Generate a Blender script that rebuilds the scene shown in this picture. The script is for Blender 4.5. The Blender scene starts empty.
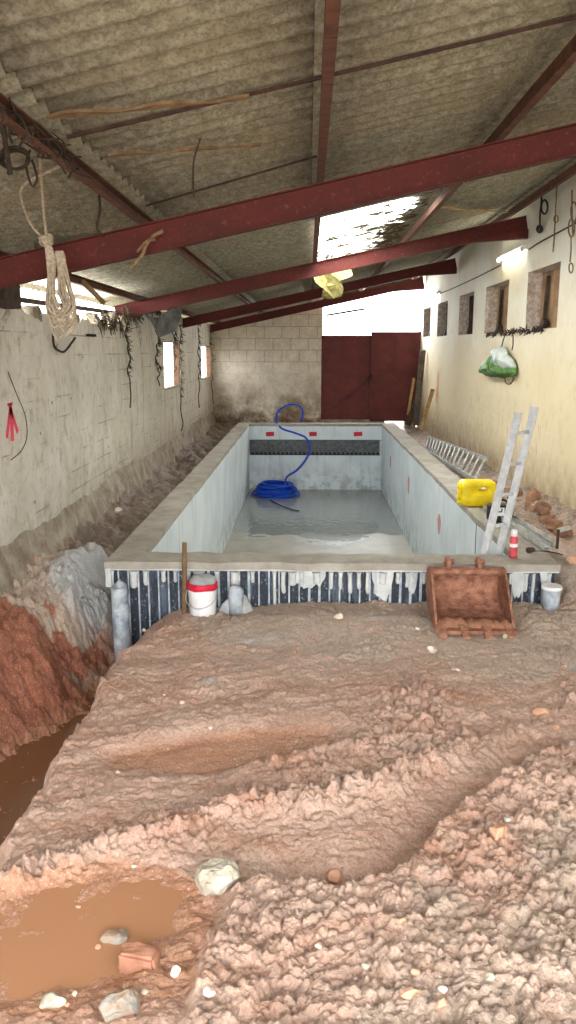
import bpy, bmesh, math, random
import numpy as np
from mathutils import Vector, Matrix, Euler
random.seed(7)
PI = math.pi
COL = bpy.context.scene.collection

# ------------------------------------------------------------------ camera numbers
F = 800.0; HC = 2.1
PITCH = math.atan2(162, 800); YAW = math.atan(20 / 800)
def ray(u, v):
    x = (u - 288) / F; z = -(v - 512) / F; y = 1.0
    y, z = y * math.cos(PITCH) + z * math.sin(PITCH), z * math.cos(PITCH) - y * math.sin(PITCH)
    x, y = x * math.cos(YAW) - y * math.sin(YAW), x * math.sin(YAW) + y * math.cos(YAW)
    return x, y, z
def atz(u, v, z):
    r = ray(u, v); t = (z - HC) / r[2]; return Vector((r[0] * t, r[1] * t, z))
def aty(u, v, Y):
    r = ray(u, v); t = Y / r[1]; return Vector((r[0] * t, Y, HC + r[2] * t))
def atx(u, v, X):
    r = ray(u, v); t = X / r[0]; return Vector((X, r[1] * t, HC + r[2] * t))

# ------------------------------------------------------------------ object helpers
def tag(o, label=None, cat=None, group=None, kind=None):
    if label: o['label'] = label
    if cat: o['category'] = cat
    if group: o['group'] = group
    if kind: o['kind'] = kind
    return o
def empty(name, loc, label, cat, group=None, rz=0):
    o = bpy.data.objects.new(name, None); COL.objects.link(o)
    o.location = loc; o.rotation_euler = (0, 0, rz); o.empty_display_size = .1
    return tag(o, label, cat, group)

class MB:
    def __init__(s): s.bm = bmesh.new()
    def add(s, verts, faces, mi=0, smooth=False):
        vs = [s.bm.verts.new(v) for v in verts]
        for f in faces:
            try:
                fa = s.bm.faces.new([vs[i] for i in f]); fa.material_index = mi; fa.smooth = smooth
            except ValueError: pass
        return vs
    def box(s, c, size, rot=None, mi=0):
        hx, hy, hz = [a / 2 for a in size]
        M = (rot if isinstance(rot, Matrix) else Euler(rot or (0, 0, 0)).to_matrix())
        c = Vector(c)
        v = [c + M @ Vector((x, y, z)) for x in (-hx, hx) for y in (-hy, hy) for z in (-hz, hz)]
        s.add(v, [(0,1,3,2),(4,6,7,5),(0,4,5,1),(2,3,7,6),(0,2,6,4),(1,5,7,3)], mi)
        return s
    def bar(s, a, b, w, h, up=(0, 0, 1), mi=0):
        a, b = Vector(a), Vector(b); d = (b - a).normalized()
        side = d.cross(Vector(up)).normalized(); u = side.cross(d).normalized()
        v = []
        for p in (a, b):
            for x, y in ((-1,-1),(1,-1),(1,1),(-1,1)): v.append(p + side * x * w / 2 + u * y * h / 2)
        s.add(v, [(0,3,2,1),(4,5,6,7),(0,1,5,4),(1,2,6,5),(2,3,7,6),(3,0,4,7)], mi)
        return s
    def tube(s, pts, r, seg=8, closed=False, mi=0, cap=True):
        P = [Vector(p) for p in pts]; n = len(P)
        R = r if isinstance(r, (list, tuple)) else [r] * n
        rings = []; prev = None
        for i, p in enumerate(P):
            if closed: d = P[(i + 1) % n] - P[i - 1]
            else: d = P[min(i + 1, n - 1)] - P[max(i - 1, 0)]
            if d.length < 1e-9: d = Vector((0, 0, 1))
            d.normalize()
            if prev is None:
                a = Vector((0, 0, 1)) if abs(d.z) < .9 else Vector((1, 0, 0))
                nrm = d.cross(a).normalized()
            else:
                nrm = prev - d * prev.dot(d)
                if nrm.length < 1e-6: nrm = d.cross(Vector((0.3, .5, .8)))
                nrm.normalize()
            prev = nrm; bn = d.cross(nrm)
            rings.append([s.bm.verts.new(p + (nrm * math.cos(2*PI*k/seg) + bn * math.sin(2*PI*k/seg)) * R[i]) for k in range(seg)])
        m = n if closed else n - 1
        for i in range(m):
            A, B = rings[i], rings[(i + 1) % n]
            for k in range(seg):
                f = s.bm.faces.new((A[k], A[(k+1) % seg], B[(k+1) % seg], B[k])); f.smooth = True; f.material_index = mi
        if cap and not closed:
            for rg, fl in ((rings[0], True), (rings[-1], False)):
                f = s.bm.faces.new(rg[::-1] if fl else rg); f.material_index = mi
        return s
    def lathe(s, prof, c=(0, 0, 0), seg=24, mi=0, M=None):
        c = Vector(c); rings = []
        for r, z in prof:
            ring = []
            for k in range(seg):
                v = Vector((r * math.cos(2*PI*k/seg), r * math.sin(2*PI*k/seg), z))
                if M is not None: v = M @ v
                ring.append(s.bm.verts.new(c + v))
            rings.append(ring)
        for A, B in zip(rings, rings[1:]):
            for k in range(seg):
                f = s.bm.faces.new((A[k], A[(k+1) % seg], B[(k+1) % seg], B[k])); f.smooth = True; f.material_index = mi
        f = s.bm.faces.new(rings[0][::-1]); f.material_index = mi
        f = s.bm.faces.new(rings[-1]); f.material_index = mi
        return s
    def prism(s, poly, vec, mi=0):
        P = [Vector(p) for p in poly]; n = len(P); vec = Vector(vec)
        s.add(P + [p + vec for p in P], [tuple(range(n))[::-1], tuple(range(n, 2*n))] + [(i, (i+1) % n, n + (i+1) % n, n + i) for i in range(n)], mi)
        return s
    def rough(s, amp, scale=3.0, seed=0):
        from mathutils import noise
        for v in s.bm.verts:
            q = v.co * scale + Vector((seed, seed * 1.7, -seed))
            v.co += Vector((noise.noise(q), noise.noise(q + Vector((31, 0, 0))), noise.noise(q + Vector((0, 47, 0))))) * amp
        return s
    def build(s, name, mats, parent=None, bevel=0, smooth=False, origin=None):
        if bevel:
            bmesh.ops.remove_doubles(s.bm, verts=s.bm.verts, dist=1e-5)
            ed = [e for e in s.bm.edges if len(e.link_faces) == 2 and e.calc_face_angle(0) > .6]
            bmesh.ops.bevel(s.bm, geom=ed, offset=bevel, segments=2, profile=.6, affect='EDGES')
        bmesh.ops.recalc_face_normals(s.bm, faces=s.bm.faces)
        if smooth:
            for f in s.bm.faces: f.smooth = True
        pw = Vector((0, 0, 0))
        if parent is not None:
            q = parent
            mw = Matrix.Identity(4)
            chain = []
            while q is not None: chain.append(q); q = q.parent
            for q in reversed(chain): mw = mw @ (Matrix.Translation(q.location) @ q.rotation_euler.to_matrix().to_4x4())
            s.bm.transform(mw.inverted())
        elif origin is None:
            xs = [v.co for v in s.bm.verts]
            origin = Vector(((min(v.x for v in xs) + max(v.x for v in xs)) / 2, (min(v.y for v in xs) + max(v.y for v in xs)) / 2, min(v.z for v in xs)))
        if parent is None:
            origin = Vector(origin)
            bmesh.ops.translate(s.bm, verts=s.bm.verts, vec=-origin)
        me = bpy.data.meshes.new(name); s.bm.to_mesh(me); s.bm.free()
        for m in (mats if isinstance(mats, (list, tuple)) else [mats]): me.materials.append(m)
        o = bpy.data.objects.new(name, me); COL.objects.link(o)
        if parent is not None: o.parent = parent
        else: o.location = origin
        return o

def spline(pts, n=8, closed=False):
    P = [Vector(p) for p in pts]; out = []; m = len(P)
    rng = range(m) if closed else range(m - 1)
    for i in rng:
        if closed: a, b, c, d = P[i-1], P[i], P[(i+1) % m], P[(i+2) % m]
        else: a, b, c, d = P[max(i-1, 0)], P[i], P[i+1], P[min(i+2, m-1)]
        for k in range(n):
            t = k / n
            out.append(.5 * ((2*b) + (c-a)*t + (2*a-5*b+4*c-d)*t*t + (3*b-a-3*c+d)*t*t*t))
    if not closed: out.append(P[-1])
    return out

# ------------------------------------------------------------------ materials
def srgb(r, g, b):
    f = lambda c: (c / 255 / 12.92) if c <= 10 else ((c / 255 + .055) / 1.055) ** 2.4
    return (f(r), f(g), f(b), 1)
class NT:
    def __init__(s, name):
        s.m = bpy.data.materials.new(name); s.m.use_nodes = True
        s.t = s.m.node_tree; s.n = s.t.nodes; s.l = s.t.links
        s.b = s.n['Principled BSDF']; s.b.inputs['Specular IOR Level'].default_value = .3
        s.geo = s.n.new('ShaderNodeNewGeometry')
        s.tc = s.n.new('ShaderNodeTexCoord')
    def pos(s, scale=(1, 1, 1), loc=(0, 0, 0), src=None, rot=(0, 0, 0)):
        m = s.n.new('ShaderNodeMapping'); s.l.new(src or s.geo.outputs['Position'], m.inputs['Vector'])
        m.inputs['Scale'].default_value = scale; m.inputs['Location'].default_value = loc; m.inputs['Rotation'].default_value = rot
        return m.outputs[0]
    def noise(s, vec, scale=5, detail=4, rough=.6, dist=0):
        n = s.n.new('ShaderNodeTexNoise'); s.l.new(vec, n.inputs['Vector'])
        n.inputs['Scale'].default_value = scale; n.inputs['Detail'].default_value = detail
        n.inputs['Roughness'].default_value = rough; n.inputs['Distortion'].default_value = dist
        return n.outputs['Fac']
    def ramp(s, fac, stops, interp='LINEAR'):
        r = s.n.new('ShaderNodeValToRGB'); s.l.new(fac, r.inputs[0]); r.color_ramp.interpolation = interp
        e = r.color_ramp.elements
        while len(e) < len(stops): e.new(.5)
        for el, (p, c) in zip(e, stops):
            el.position = p; el.color = c if isinstance(c, tuple) else (c, c, c, 1)
        return r.outputs[0]
    def mix(s, fac, a, b, mode='MIX'):
        m = s.n.new('ShaderNodeMix'); m.data_type = 'RGBA'; m.blend_type = mode
        for sock, v in ((m.inputs[0], fac), (m.inputs[6], a), (m.inputs[7], b)):
            if isinstance(v, (int, float)): sock.default_value = v if sock == m.inputs[0] else (v, v, v, 1)
            elif isinstance(v, tuple): sock.default_value = v
            else: s.l.new(v, sock)
        return m.outputs[2]
    def math(s, op, a, b=0, c=None):
        m = s.n.new('ShaderNodeMath'); m.operation = op
        for i, v in enumerate((a, b) if c is None else (a, b, c)):
            if isinstance(v, (int, float)): m.inputs[i].default_value = v
            else: s.l.new(v, m.inputs[i])
        return m.outputs[0]
    def sep(s, vec=None):
        x = s.n.new('ShaderNodeSeparateXYZ'); s.l.new(vec or s.geo.outputs['Position'], x.inputs[0]); return x.outputs
    def mr(s, v, a, b, c=0, d=1):
        m = s.n.new('ShaderNodeMapRange'); s.l.new(v, m.inputs[0])
        for i, q in zip((1, 2, 3, 4), (a, b, c, d)): m.inputs[i].default_value = q
        return m.outputs[0]
    def attr(s, name):
        a = s.n.new('ShaderNodeAttribute'); a.attribute_name = name; return a.outputs['Fac']
    def bump(s, h, strength=.5, dist=.01, prev=None):
        b = s.n.new('ShaderNodeBump'); s.l.new(h, b.inputs['Height'])
        b.inputs['Strength'].default_value = strength; b.inputs['Distance'].default_value = dist
        if prev is not None: s.l.new(prev, b.inputs['Normal'])
        return b.outputs[0]
    def out(s, col=None, rough=None, normal=None, metal=None):
        for k, v in (('Base Color', col), ('Roughness', rough), ('Normal', normal), ('Metallic', metal)):
            if v is None: continue
            if isinstance(v, (int, float, tuple)): s.b.inputs[k].default_value = v
            else: s.l.new(v, s.b.inputs[k])
        return s.m

def simple(name, c1, c2=None, rough=.7, scale=8, metal=0, bump=.2, bdist=.004, contrast=(.35, .65), fine=40):
    t = NT(name); p = t.pos()
    c2 = c2 or tuple([a * .7 for a in c1[:3]] + [1])
    n = t.noise(p, scale, 5, .65)
    col = t.mix(t.ramp(n, [(contrast[0], 0.), (contrast[1], 1.)]), c2, c1)
    nb = t.noise(p, fine, 4, .6)
    return t.out(col, rough, t.bump(nb, bump, bdist), metal)

M = {}
M['rust'] = simple('rusty_steel', srgb(176, 126, 102), srgb(122, 80, 62), .9, 16, 0, .9, .012, fine=45)
M['rust_dark'] = simple('dark_rust', srgb(84, 58, 48), srgb(50, 38, 34), .85, 20)
M['alu'] = simple('aluminium', srgb(226, 228, 230), srgb(196, 199, 202), .4, 18, .25, .1, .001)
M['alu_dull'] = simple('dull_aluminium', srgb(206, 206, 202), srgb(158, 156, 150), .5, 10, .25, .1, .001)
M['wood_light'] = simple('pale_wood', srgb(190, 160, 108), srgb(150, 118, 74), .8, 12)
M['wood_mid'] = simple('brown_wood', srgb(142, 114, 82), srgb(104, 82, 60), .85, 14)
M['wood_grey'] = simple('weathered_wood', srgb(112, 102, 90), srgb(74, 66, 58), .9, 8)
M['wood_dark'] = simple('old_dark_wood', srgb(88, 72, 58), srgb(52, 42, 36), .9, 8)
M['blue'] = simple('blue_pipe', srgb(22, 84, 214), srgb(16, 62, 180), .32, 10, 0, .0)
M['yellow'] = simple('yellow_plastic', srgb(244, 218, 30), srgb(222, 190, 20), .42, 9, 0, .05)
M['black'] = simple('black_plastic', srgb(34, 34, 38), srgb(22, 22, 25), .5, 10)
M['white_pl'] = simple('white_plastic', srgb(240, 240, 240), srgb(222, 222, 224), .4, 8, 0, .05)
M['red_paint'] = simple('red_paint', srgb(214, 40, 66), srgb(188, 30, 52), .6, 20)
M['can_red'] = simple('red_can', srgb(200, 58, 70), srgb(206, 96, 104), .4, 30, .1, .0)
M['rope'] = simple('jute_rope', srgb(198, 182, 160), srgb(150, 134, 114), .95, 60, 0, .5, .002)
M['rope_brown'] = simple('brown_rope', srgb(150, 122, 94), srgb(104, 82, 62), .95, 40)
M['cord_dark'] = simple('dark_cord', srgb(70, 58, 48), srgb(44, 38, 32), .9, 20)
M['creeper'] = simple('dry_creeper', srgb(92, 82, 60), srgb(56, 48, 38), .95, 15)
M['greycloth'] = simple('grey_sheet', srgb(130, 132, 130), srgb(84, 84, 82), .9, 6)
M['brick'] = simple('red_brick', srgb(178, 128, 104), srgb(150, 104, 82), .85, 12, 0, .6, .006)
M['stone'] = simple('grey_stone', srgb(204, 196, 178), srgb(160, 150, 134), .85, 10, 0, .8, .01, fine=25)
M['stone_b'] = simple('bluish_stone', srgb(150, 152, 146), srgb(150, 122, 98), .8, 12, 0, .8, .01, fine=25)
M['stone_pale'] = simple('pale_stone', srgb(226, 214, 200), srgb(200, 176, 156), .8, 14, 0, .4, .006)
M['stone_or'] = simple('orange_stone', srgb(206, 164, 136), srgb(180, 134, 106), .85, 12, 0, .6, .008)
M['mortar'] = simple('grey_mortar', srgb(182, 184, 184), srgb(146, 148, 150), .9, 9, 0, .6, .008)
M['pipe_grey'] = simple('mortar_smeared_pipe', srgb(196, 202, 206), srgb(120, 132, 146), .6, 9, 0, .3, .003)
M['label'] = simple('white_label', srgb(225, 228, 228), srgb(215, 218, 218), .6, 9, 0, 0)
M['green_bag'] = simple('green_bag', srgb(98, 140, 62), srgb(52, 84, 40), .6, 9, 0, .2)
M['bag_white'] = simple('bag_white', srgb(206, 212, 206), srgb(170, 178, 172), .6, 9)
M['foam'] = simple('yellow_foam', srgb(186, 176, 116), srgb(128, 116, 70), .9, 12, 0, .8, .01, fine=20)
M['shutter'] = simple('brown_board', srgb(160, 128, 96), srgb(120, 92, 68), .9, 4)
M['dark_void'] = simple('dark_void_panel', srgb(56, 54, 50), srgb(40, 38, 36), .9, 4)  # fill for the farther right wall openings, coloured dark as a void

def mat_steel():
    t = NT('red_painted_steel'); p = t.pos()
    n = t.noise(p, 3, 6, .7); n2 = t.noise(p, 30, 4, .6)
    c = t.mix(t.ramp(n, [(.35, 0.), (.7, 1.)]), srgb(98, 40, 35), srgb(76, 36, 32))
    c = t.mix(t.ramp(n2, [(.58, 0.), (.75, .6)]), c, srgb(120, 92, 74))
    return t.out(c, .78, t.bump(n2, .25, .003))
M['steel'] = mat_steel()
M['purlin'] = simple('rusty_purlin', srgb(112, 74, 58), srgb(82, 52, 42), .8, 12, 0, .4, .004)
M['gate'] = simple('maroon_gate', srgb(108, 46, 42), srgb(86, 36, 34), .6, 3, 0, .15)

def mat_roof():
    t = NT('fibre_cement'); p = t.pos()
    n = t.noise(p, 17, 6, .75); big = t.noise(p, 1.2, 4, .6); fine = t.noise(p, 60, 3, .6)
    c = t.mix(t.ramp(n, [(.38, 0.), (.62, 1.)]), srgb(124, 120, 104), srgb(170, 165, 146))
    c = t.mix(t.ramp(big, [(.45, 0.), (.75, .5)]), c, srgb(148, 134, 108))
    c = t.mix(t.ramp(fine, [(.38, .45), (.52, 0.)]), c, srgb(92, 86, 72))
    return t.out(c, .95, t.bump(n, .6, .012))
M['roof'] = mat_roof()

def mat_skylight():
    t = NT('translucent_sheet')
    p = t.pos((1.0, 2.6, 1)); n = t.noise(p, 3.6, 7, .78, .8)
    x, y, z = t.sep()
    # leaf litter lies thicker towards the upper (right) side and the far end
    side = t.mr(x, .15, 1.15, -.005, .07)
    far = t.mr(y, 8.6, 10.2, -.07, .015)
    f = t.math('ADD', t.math('ADD', n, side), far)
    mask = t.ramp(f, [(.508, 0.), (.525, 1.)])
    tr = t.n.new('ShaderNodeBsdfTransparent'); tr.inputs[0].default_value = (.9, .9, .86, 1)
    tl = t.n.new('ShaderNodeBsdfTranslucent'); tl.inputs[0].default_value = (.85, .85, .78, 1)
    m1 = t.n.new('ShaderNodeMixShader'); m1.inputs[0].default_value = .5
    t.l.new(tr.outputs[0], m1.inputs[1]); t.l.new(tl.outputs[0], m1.inputs[2])
    t.out(srgb(96, 84, 62), .95)
    m2 = t.n.new('ShaderNodeMixShader'); t.l.new(mask, m2.inputs[0])
    t.l.new(m1.outputs[0], m2.inputs[1]); t.l.new(t.b.outputs[0], m2.inputs[2])
    t.l.new(m2.outputs[0], t.n['Material Output'].inputs[0])
    return t.m
M['skylight'] = mat_skylight()

def blocks(t, axis, bw=.5, bh=.22, mortar=.012):
    """course lines of blockwork: mask of the joints"""
    x, y, z = t.sep()
    u = x if axis == 'x' else y
    cb = t.n.new('ShaderNodeCombineXYZ'); t.l.new(u, cb.inputs[0]); t.l.new(z, cb.inputs[1])
    b = t.n.new('ShaderNodeTexBrick'); t.l.new(cb.outputs[0], b.inputs['Vector'])
    b.inputs['Scale'].default_value = 1; b.inputs['Brick Width'].default_value = bw
    b.inputs['Row Height'].default_value = bh; b.inputs['Mortar Size'].default_value = mortar; b.inputs['Mortar Smooth'].default_value = .6
    return b.outputs['Fac']

def mat_wall_left():
    t = NT('whitewashed_blocks'); p = t.pos(); x, y, z = t.sep()
    n1 = t.noise(p, 1.1, 6, .65); n2 = t.noise(p, 6, 6, .7); n3 = t.noise(p, 26, 5, .7)
    c = t.mix(t.ramp(n1, [(.35, 0.), (.65, 1.)]), srgb(240, 237, 228), srgb(214, 209, 196))
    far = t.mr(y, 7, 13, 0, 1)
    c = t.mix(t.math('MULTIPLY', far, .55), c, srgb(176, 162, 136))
    c = t.mix(t.ramp(n2, [(.52, 0.), (.70, .7)]), c, srgb(172, 158, 134))
    c = t.mix(t.ramp(n3, [(.62, 0.), (.7, .6)]), c, srgb(108, 100, 88))
    # drip streaks
    ps = t.pos((1, 2.0, .55)); ns = t.noise(ps, 1.9, 7, .75, .4)
    c = t.mix(t.math('MULTIPLY', t.mr(y, 6, 13, .12, 1), t.ramp(ns, [(.52, 0.), (.68, .7)])), c, srgb(132, 112, 88))
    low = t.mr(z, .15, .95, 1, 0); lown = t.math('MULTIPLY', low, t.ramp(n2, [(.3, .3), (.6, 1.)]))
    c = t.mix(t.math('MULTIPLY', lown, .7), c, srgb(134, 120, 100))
    n5 = t.noise(t.pos((1, 1, .7)), 2.6, 8, .8, .5)
    c = t.mix(t.math('MULTIPLY', t.mr(z, .9, 2.4, .45, 1), t.ramp(n5, [(.585, 0.), (.64, .7)])), c, srgb(98, 88, 72))
    # pocks
    v = t.n.new('ShaderNodeTexVoronoi'); t.l.new(t.pos((1, 1, 1)), v.inputs['Vector']); v.inputs['Scale'].default_value = 3.2
    pk = t.ramp(v.outputs['Distance'], [(.045, 1.), (.07, 0.)])
    c = t.mix(t.math('MULTIPLY', pk, .8), c, srgb(74, 66, 56))
    j = blocks(t, 'y', .5, .205, .009)
    jf = t.math('MULTIPLY', j, t.ramp(t.noise(p, 1.7, 4, .6), [(.48, 0.), (.60, .6)]))
    c = t.mix(jf, c, srgb(128, 116, 98))
    h = t.math('SUBTRACT', t.math('ADD', t.math('MULTIPLY', n2, .6), t.math('MULTIPLY', n3, .3)), t.math('ADD', t.math('MULTIPLY', jf, .4), pk))
    return t.out(c, .92, t.bump(h, .7, .02))
M['wall_left'] = mat_wall_left()

def mat_wall_back():
    t = NT('dirty_blockwork'); p = t.pos(); x, y, z = t.sep()
    n1 = t.noise(p, 1.4, 6, .7); n2 = t.noise(p, 5, 6, .7); n3 = t.noise(p, 22, 5, .7)
    c = t.mix(t.ramp(n2, [(.4, 0.), (.7, 1.)]), srgb(212, 202, 184), srgb(182, 170, 152))
    band = t.mr(z, .5, 1.6, 1, 0)
    st = t.math('MULTIPLY', band, t.ramp(n1, [(.42, 0.), (.58, 1.)]))
    c = t.mix(t.math('MULTIPLY', st, .8), c, srgb(118, 88, 58))
    low = t.math('MULTIPLY', t.mr(z, .2, 1.0, 1, 0), t.ramp(n2, [(.4, 0.), (.62, .9)]))
    c = t.mix(low, c, srgb(84, 66, 48))
    c = t.mix(t.ramp(n3, [(.6, 0.), (.7, .6)]), c, srgb(92, 78, 60))
    j = blocks(t, 'x', .46, .3, .012)
    jf = t.math('MULTIPLY', j, t.mr(z, 1.4, 2.0, .1, .5))
    c = t.mix(jf, c, srgb(104, 88, 70))
    return t.out(c, .92, t.bump(t.math('SUBTRACT', n2, jf), .6, .015))
M['wall_back'] = mat_wall_back()

def mat_wall_right():
    t = NT('cream_render'); p = t.pos(); x, y, z = t.sep()
    n1 = t.noise(p, .8, 6, .65); n2 = t.noise(p, 5, 6, .7)
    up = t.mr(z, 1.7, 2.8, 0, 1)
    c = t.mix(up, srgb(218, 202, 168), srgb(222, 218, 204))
    c = t.mix(t.ramp(n1, [(.42, 0.), (.68, .6)]), c, srgb(206, 186, 146))
    c = t.mix(t.ramp(n2, [(.54, 0.), (.78, .5)]), c, srgb(190, 164, 120))
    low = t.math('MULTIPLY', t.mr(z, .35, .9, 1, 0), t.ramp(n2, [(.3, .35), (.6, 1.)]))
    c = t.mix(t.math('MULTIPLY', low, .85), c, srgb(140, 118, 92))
    # slanting scuff scratches
    ps = t.pos((1, 7, .8), rot=(.45, 0, 0)); ns = t.noise(ps, 4.5, 5, .75)
    reg = t.math('MULTIPLY', t.math('MULTIPLY', t.mr(z, .5, .8, 0, 1), t.mr(z, 1.25, 1.6, 1, 0)), t.math('MULTIPLY', t.mr(y, 9, 10.5, 0, 1), t.mr(y, 14.5, 17, 1, 0)))
    sc = t.math('MULTIPLY', reg, t.ramp(ns, [(.56, 0.), (.63, .8)]))
    c = t.mix(sc, c, srgb(120, 104, 80))
    psv = t.pos((1, 4, .35)); nv = t.noise(psv, 2, 5, .7)
    c = t.mix(t.ramp(nv, [(.62, 0.), (.75, .4)]), c, srgb(150, 128, 94))
    return t.out(c, .9, t.bump(t.math('ADD', n2, t.math('MULTIPLY', sc, -.5)), .5, .012))
M['wall_right'] = mat_wall_right()

def mat_jamb():
    t = NT('bare_jamb_block'); p = t.pos(); n = t.noise(p, 18, 5, .8)
    return t.out(t.mix(t.ramp(n, [(.4, 0.), (.6, 1.)]), srgb(166, 144, 130), srgb(216, 204, 190)), .95, t.bump(n, .6, .01))

def mat_soil():
    t = NT('churned_clay'); p = t.pos()
    grey = t.attr('grey'); wet = t.attr('wet'); red = t.attr('red'); pale = t.attr('pale')
    n1 = t.noise(p, 2.3, 6, .7); n2 = t.noise(p, 11, 6, .75); n3 = t.noise(p, 70, 5, .75)
    base = t.mix(t.ramp(n1, [(.35, 0.), (.65, 1.)]), srgb(208, 166, 146), srgb(224, 192, 172))
    nst = t.noise(t.pos((1, 3.2, 1), rot=(0, 0, -.42)), 1.5, 6, .7)
    base = t.mix(t.ramp(nst, [(.50, 0.), (.68, .7)]), base, srgb(180, 122, 88))
    base = t.mix(t.ramp(nst, [(.28, .7), (.42, 0.)]), base, srgb(204, 184, 166))
    base = t.mix(t.ramp(n2, [(.5, 0.), (.72, .6)]), base, srgb(180, 138, 114))
    g = t.mix(t.ramp(n2, [(.35, 0.), (.65, 1.)]), srgb(208, 188, 170), srgb(190, 166, 146))
    gf = t.math('ADD', grey, t.mr(n2, .3, .7, -.28, .28)); gf = t.ramp(gf, [(.25, 0.), (.75, 1.)])
    c = t.mix(gf, base, g)
    rd = t.mix(t.ramp(n2, [(.4, 0.), (.65, 1.)]), srgb(158, 92, 66), srgb(188, 120, 90))
    rf = t.ramp(t.math('ADD', red, t.mr(n2, .3, .7, -.2, .2)), [(.3, 0.), (.7, 1.)])
    c = t.mix(rf, c, rd)
    c = t.mix(t.ramp(t.math('ADD', pale, t.mr(n2, .3, .7, -.3, .3)), [(.35, 0.), (.75, .9)]), c, srgb(206, 208, 206))
    wf = t.ramp(t.math('ADD', wet, t.mr(n1, .3, .7, -.15, .15)), [(.3, 0.), (.75, 1.)])
    c = t.mix(t.math('MULTIPLY', wf, .85), c, srgb(176, 124, 92))
    c = t.mix(t.ramp(n3, [(.34, .55), (.5, 0.)]), c, srgb(138, 104, 86))
    c = t.mix(t.ramp(n3, [(.55, 0.), (.68, .7)]), c, srgb(228, 212, 198))
    dirt = t.ramp(t.math('ADD', t.attr('dirt'), t.mr(n2, .3, .7, -.3, .3)), [(.3, 0.), (.7, 1.)])
    c = t.mix(t.math('MULTIPLY', dirt, .85), c, t.mix(t.ramp(n3, [(.4, 0.), (.6, 1.)]), srgb(86, 72, 58), srgb(136, 118, 100)))
    rough = t.mix(wf, .5, .25)
    sp = t.noise(p, 160, 3, .7)
    h = t.math('ADD', t.math('MULTIPLY', n3, .7), t.math('MULTIPLY', sp, .3))
    amt = t.math('SUBTRACT', 1, t.math('MULTIPLY', wf, .55))
    bp = t.bump(t.math('MULTIPLY', h, amt), 1.0, .026)
    t.b.inputs['Specular IOR Level'].default_value = .5
    return t.out(c, rough, bp)
M['soil'] = mat_soil()

def mat_water(name, col, rough=.06):
    t = NT(name); n = t.noise(t.pos(), 9, 3, .5)
    t.b.inputs['Specular IOR Level'].default_value = .5
    return t.out(col, rough, t.bump(n, .12, .01))
M['mudwater'] = mat_water('muddy_water', srgb(170, 124, 92), .2); M['trenchwater'] = mat_water('dark_muddy_water', srgb(122, 82, 54), .1)

def mat_poolwall():
    t = NT('grey_pool_plaster'); p = t.pos(); x, y, z = t.sep()
    n1 = t.noise(p, 1.6, 5, .6); ns = t.noise(t.pos((5, 5, .5)), 1.6, 5, .7)
    c = t.mix(t.ramp(n1, [(.35, 0.), (.65, 1.)]), srgb(228, 236, 240), srgb(208, 218, 223))
    c = t.mix(t.ramp(ns, [(.50, 0.), (.7, .6)]), c, srgb(180, 192, 202))
    n3 = t.noise(p, 3.4, 6, .75)
    low = t.math('MULTIPLY', t.mr(z, -1.15, -.45, 1, 0), t.ramp(n3, [(.48, 0.), (.56, 1.)]))
    c = t.mix(t.math('MULTIPLY', low, .6), c, srgb(138, 138, 128))
    return t.out(c, .5, t.bump(n3, .25, .01))
M['poolwall'] = mat_poolwall()
def mat_poolfloor():
    t = NT('wet_concrete'); p = t.pos(); n = t.noise(p, 1.1, 6, .65); n2 = t.noise(p, 6, 5, .7)
    c = t.mix(t.ramp(n, [(.38, 0.), (.62, 1.)]), srgb(150, 145, 130), srgb(118, 117, 108))
    wet = t.mr(t.math('ADD', t.sep()[1], t.mr(n, .3, .7, -1.2, 1.2)), 13.6, 14.4, 0, 1)
    wet_sheen = t.math('MULTIPLY', wet, t.ramp(n2, [(.3, .8), (.6, 1.)]))
    c = t.mix(wet_sheen, c, srgb(160, 166, 162))  # far wet part painted paler, standing for its reflective sheen
    t.b.inputs['Specular IOR Level'].default_value = .6
    return t.out(c, t.mix(wet_sheen, .5, .1), t.bump(t.noise(p, 12, 3, .5), .12, .01))
M['poolfloor'] = mat_poolfloor()
def mat_coping():
    t = NT('coping_concrete'); p = t.pos(); n = t.noise(p, 3, 6, .7); n2 = t.noise(p, 30, 5, .7)
    c = t.mix(t.ramp(n, [(.35, 0.), (.65, 1.)]), srgb(174, 168, 157), srgb(142, 134, 122))
    c = t.mix(t.ramp(n2, [(.55, 0.), (.7, .3)]), c, srgb(198, 194, 186))
    return t.out(c, .85, t.bump(n2, .4, .005))
M['coping'] = mat_coping()
def mat_outer():
    t = NT('black_panel'); p = t.pos((4, 4, .7)); n = t.noise(p, 2.2, 5, .75); n2 = t.noise(t.pos(), 38, 4, .8)
    c = t.mix(t.ramp(n, [(.5, 0.), (.66, .55)]), srgb(38, 44, 54), srgb(112, 126, 144))
    c = t.mix(t.ramp(n2, [(.62, 0.), (.66, .8)]), c, srgb(178, 186, 194))
    return t.out(c, .55, t.bump(n2, .3, .004))
M['outer'] = mat_outer()
M['drip'] = simple('dripped_cement', srgb(206, 208, 206), srgb(176, 178, 178), .85, 8, 0, .4, .004)
M['ribband'] = simple('dark_ribbed_band', srgb(112, 114, 116), srgb(78, 80, 84), .7, 14)

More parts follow.
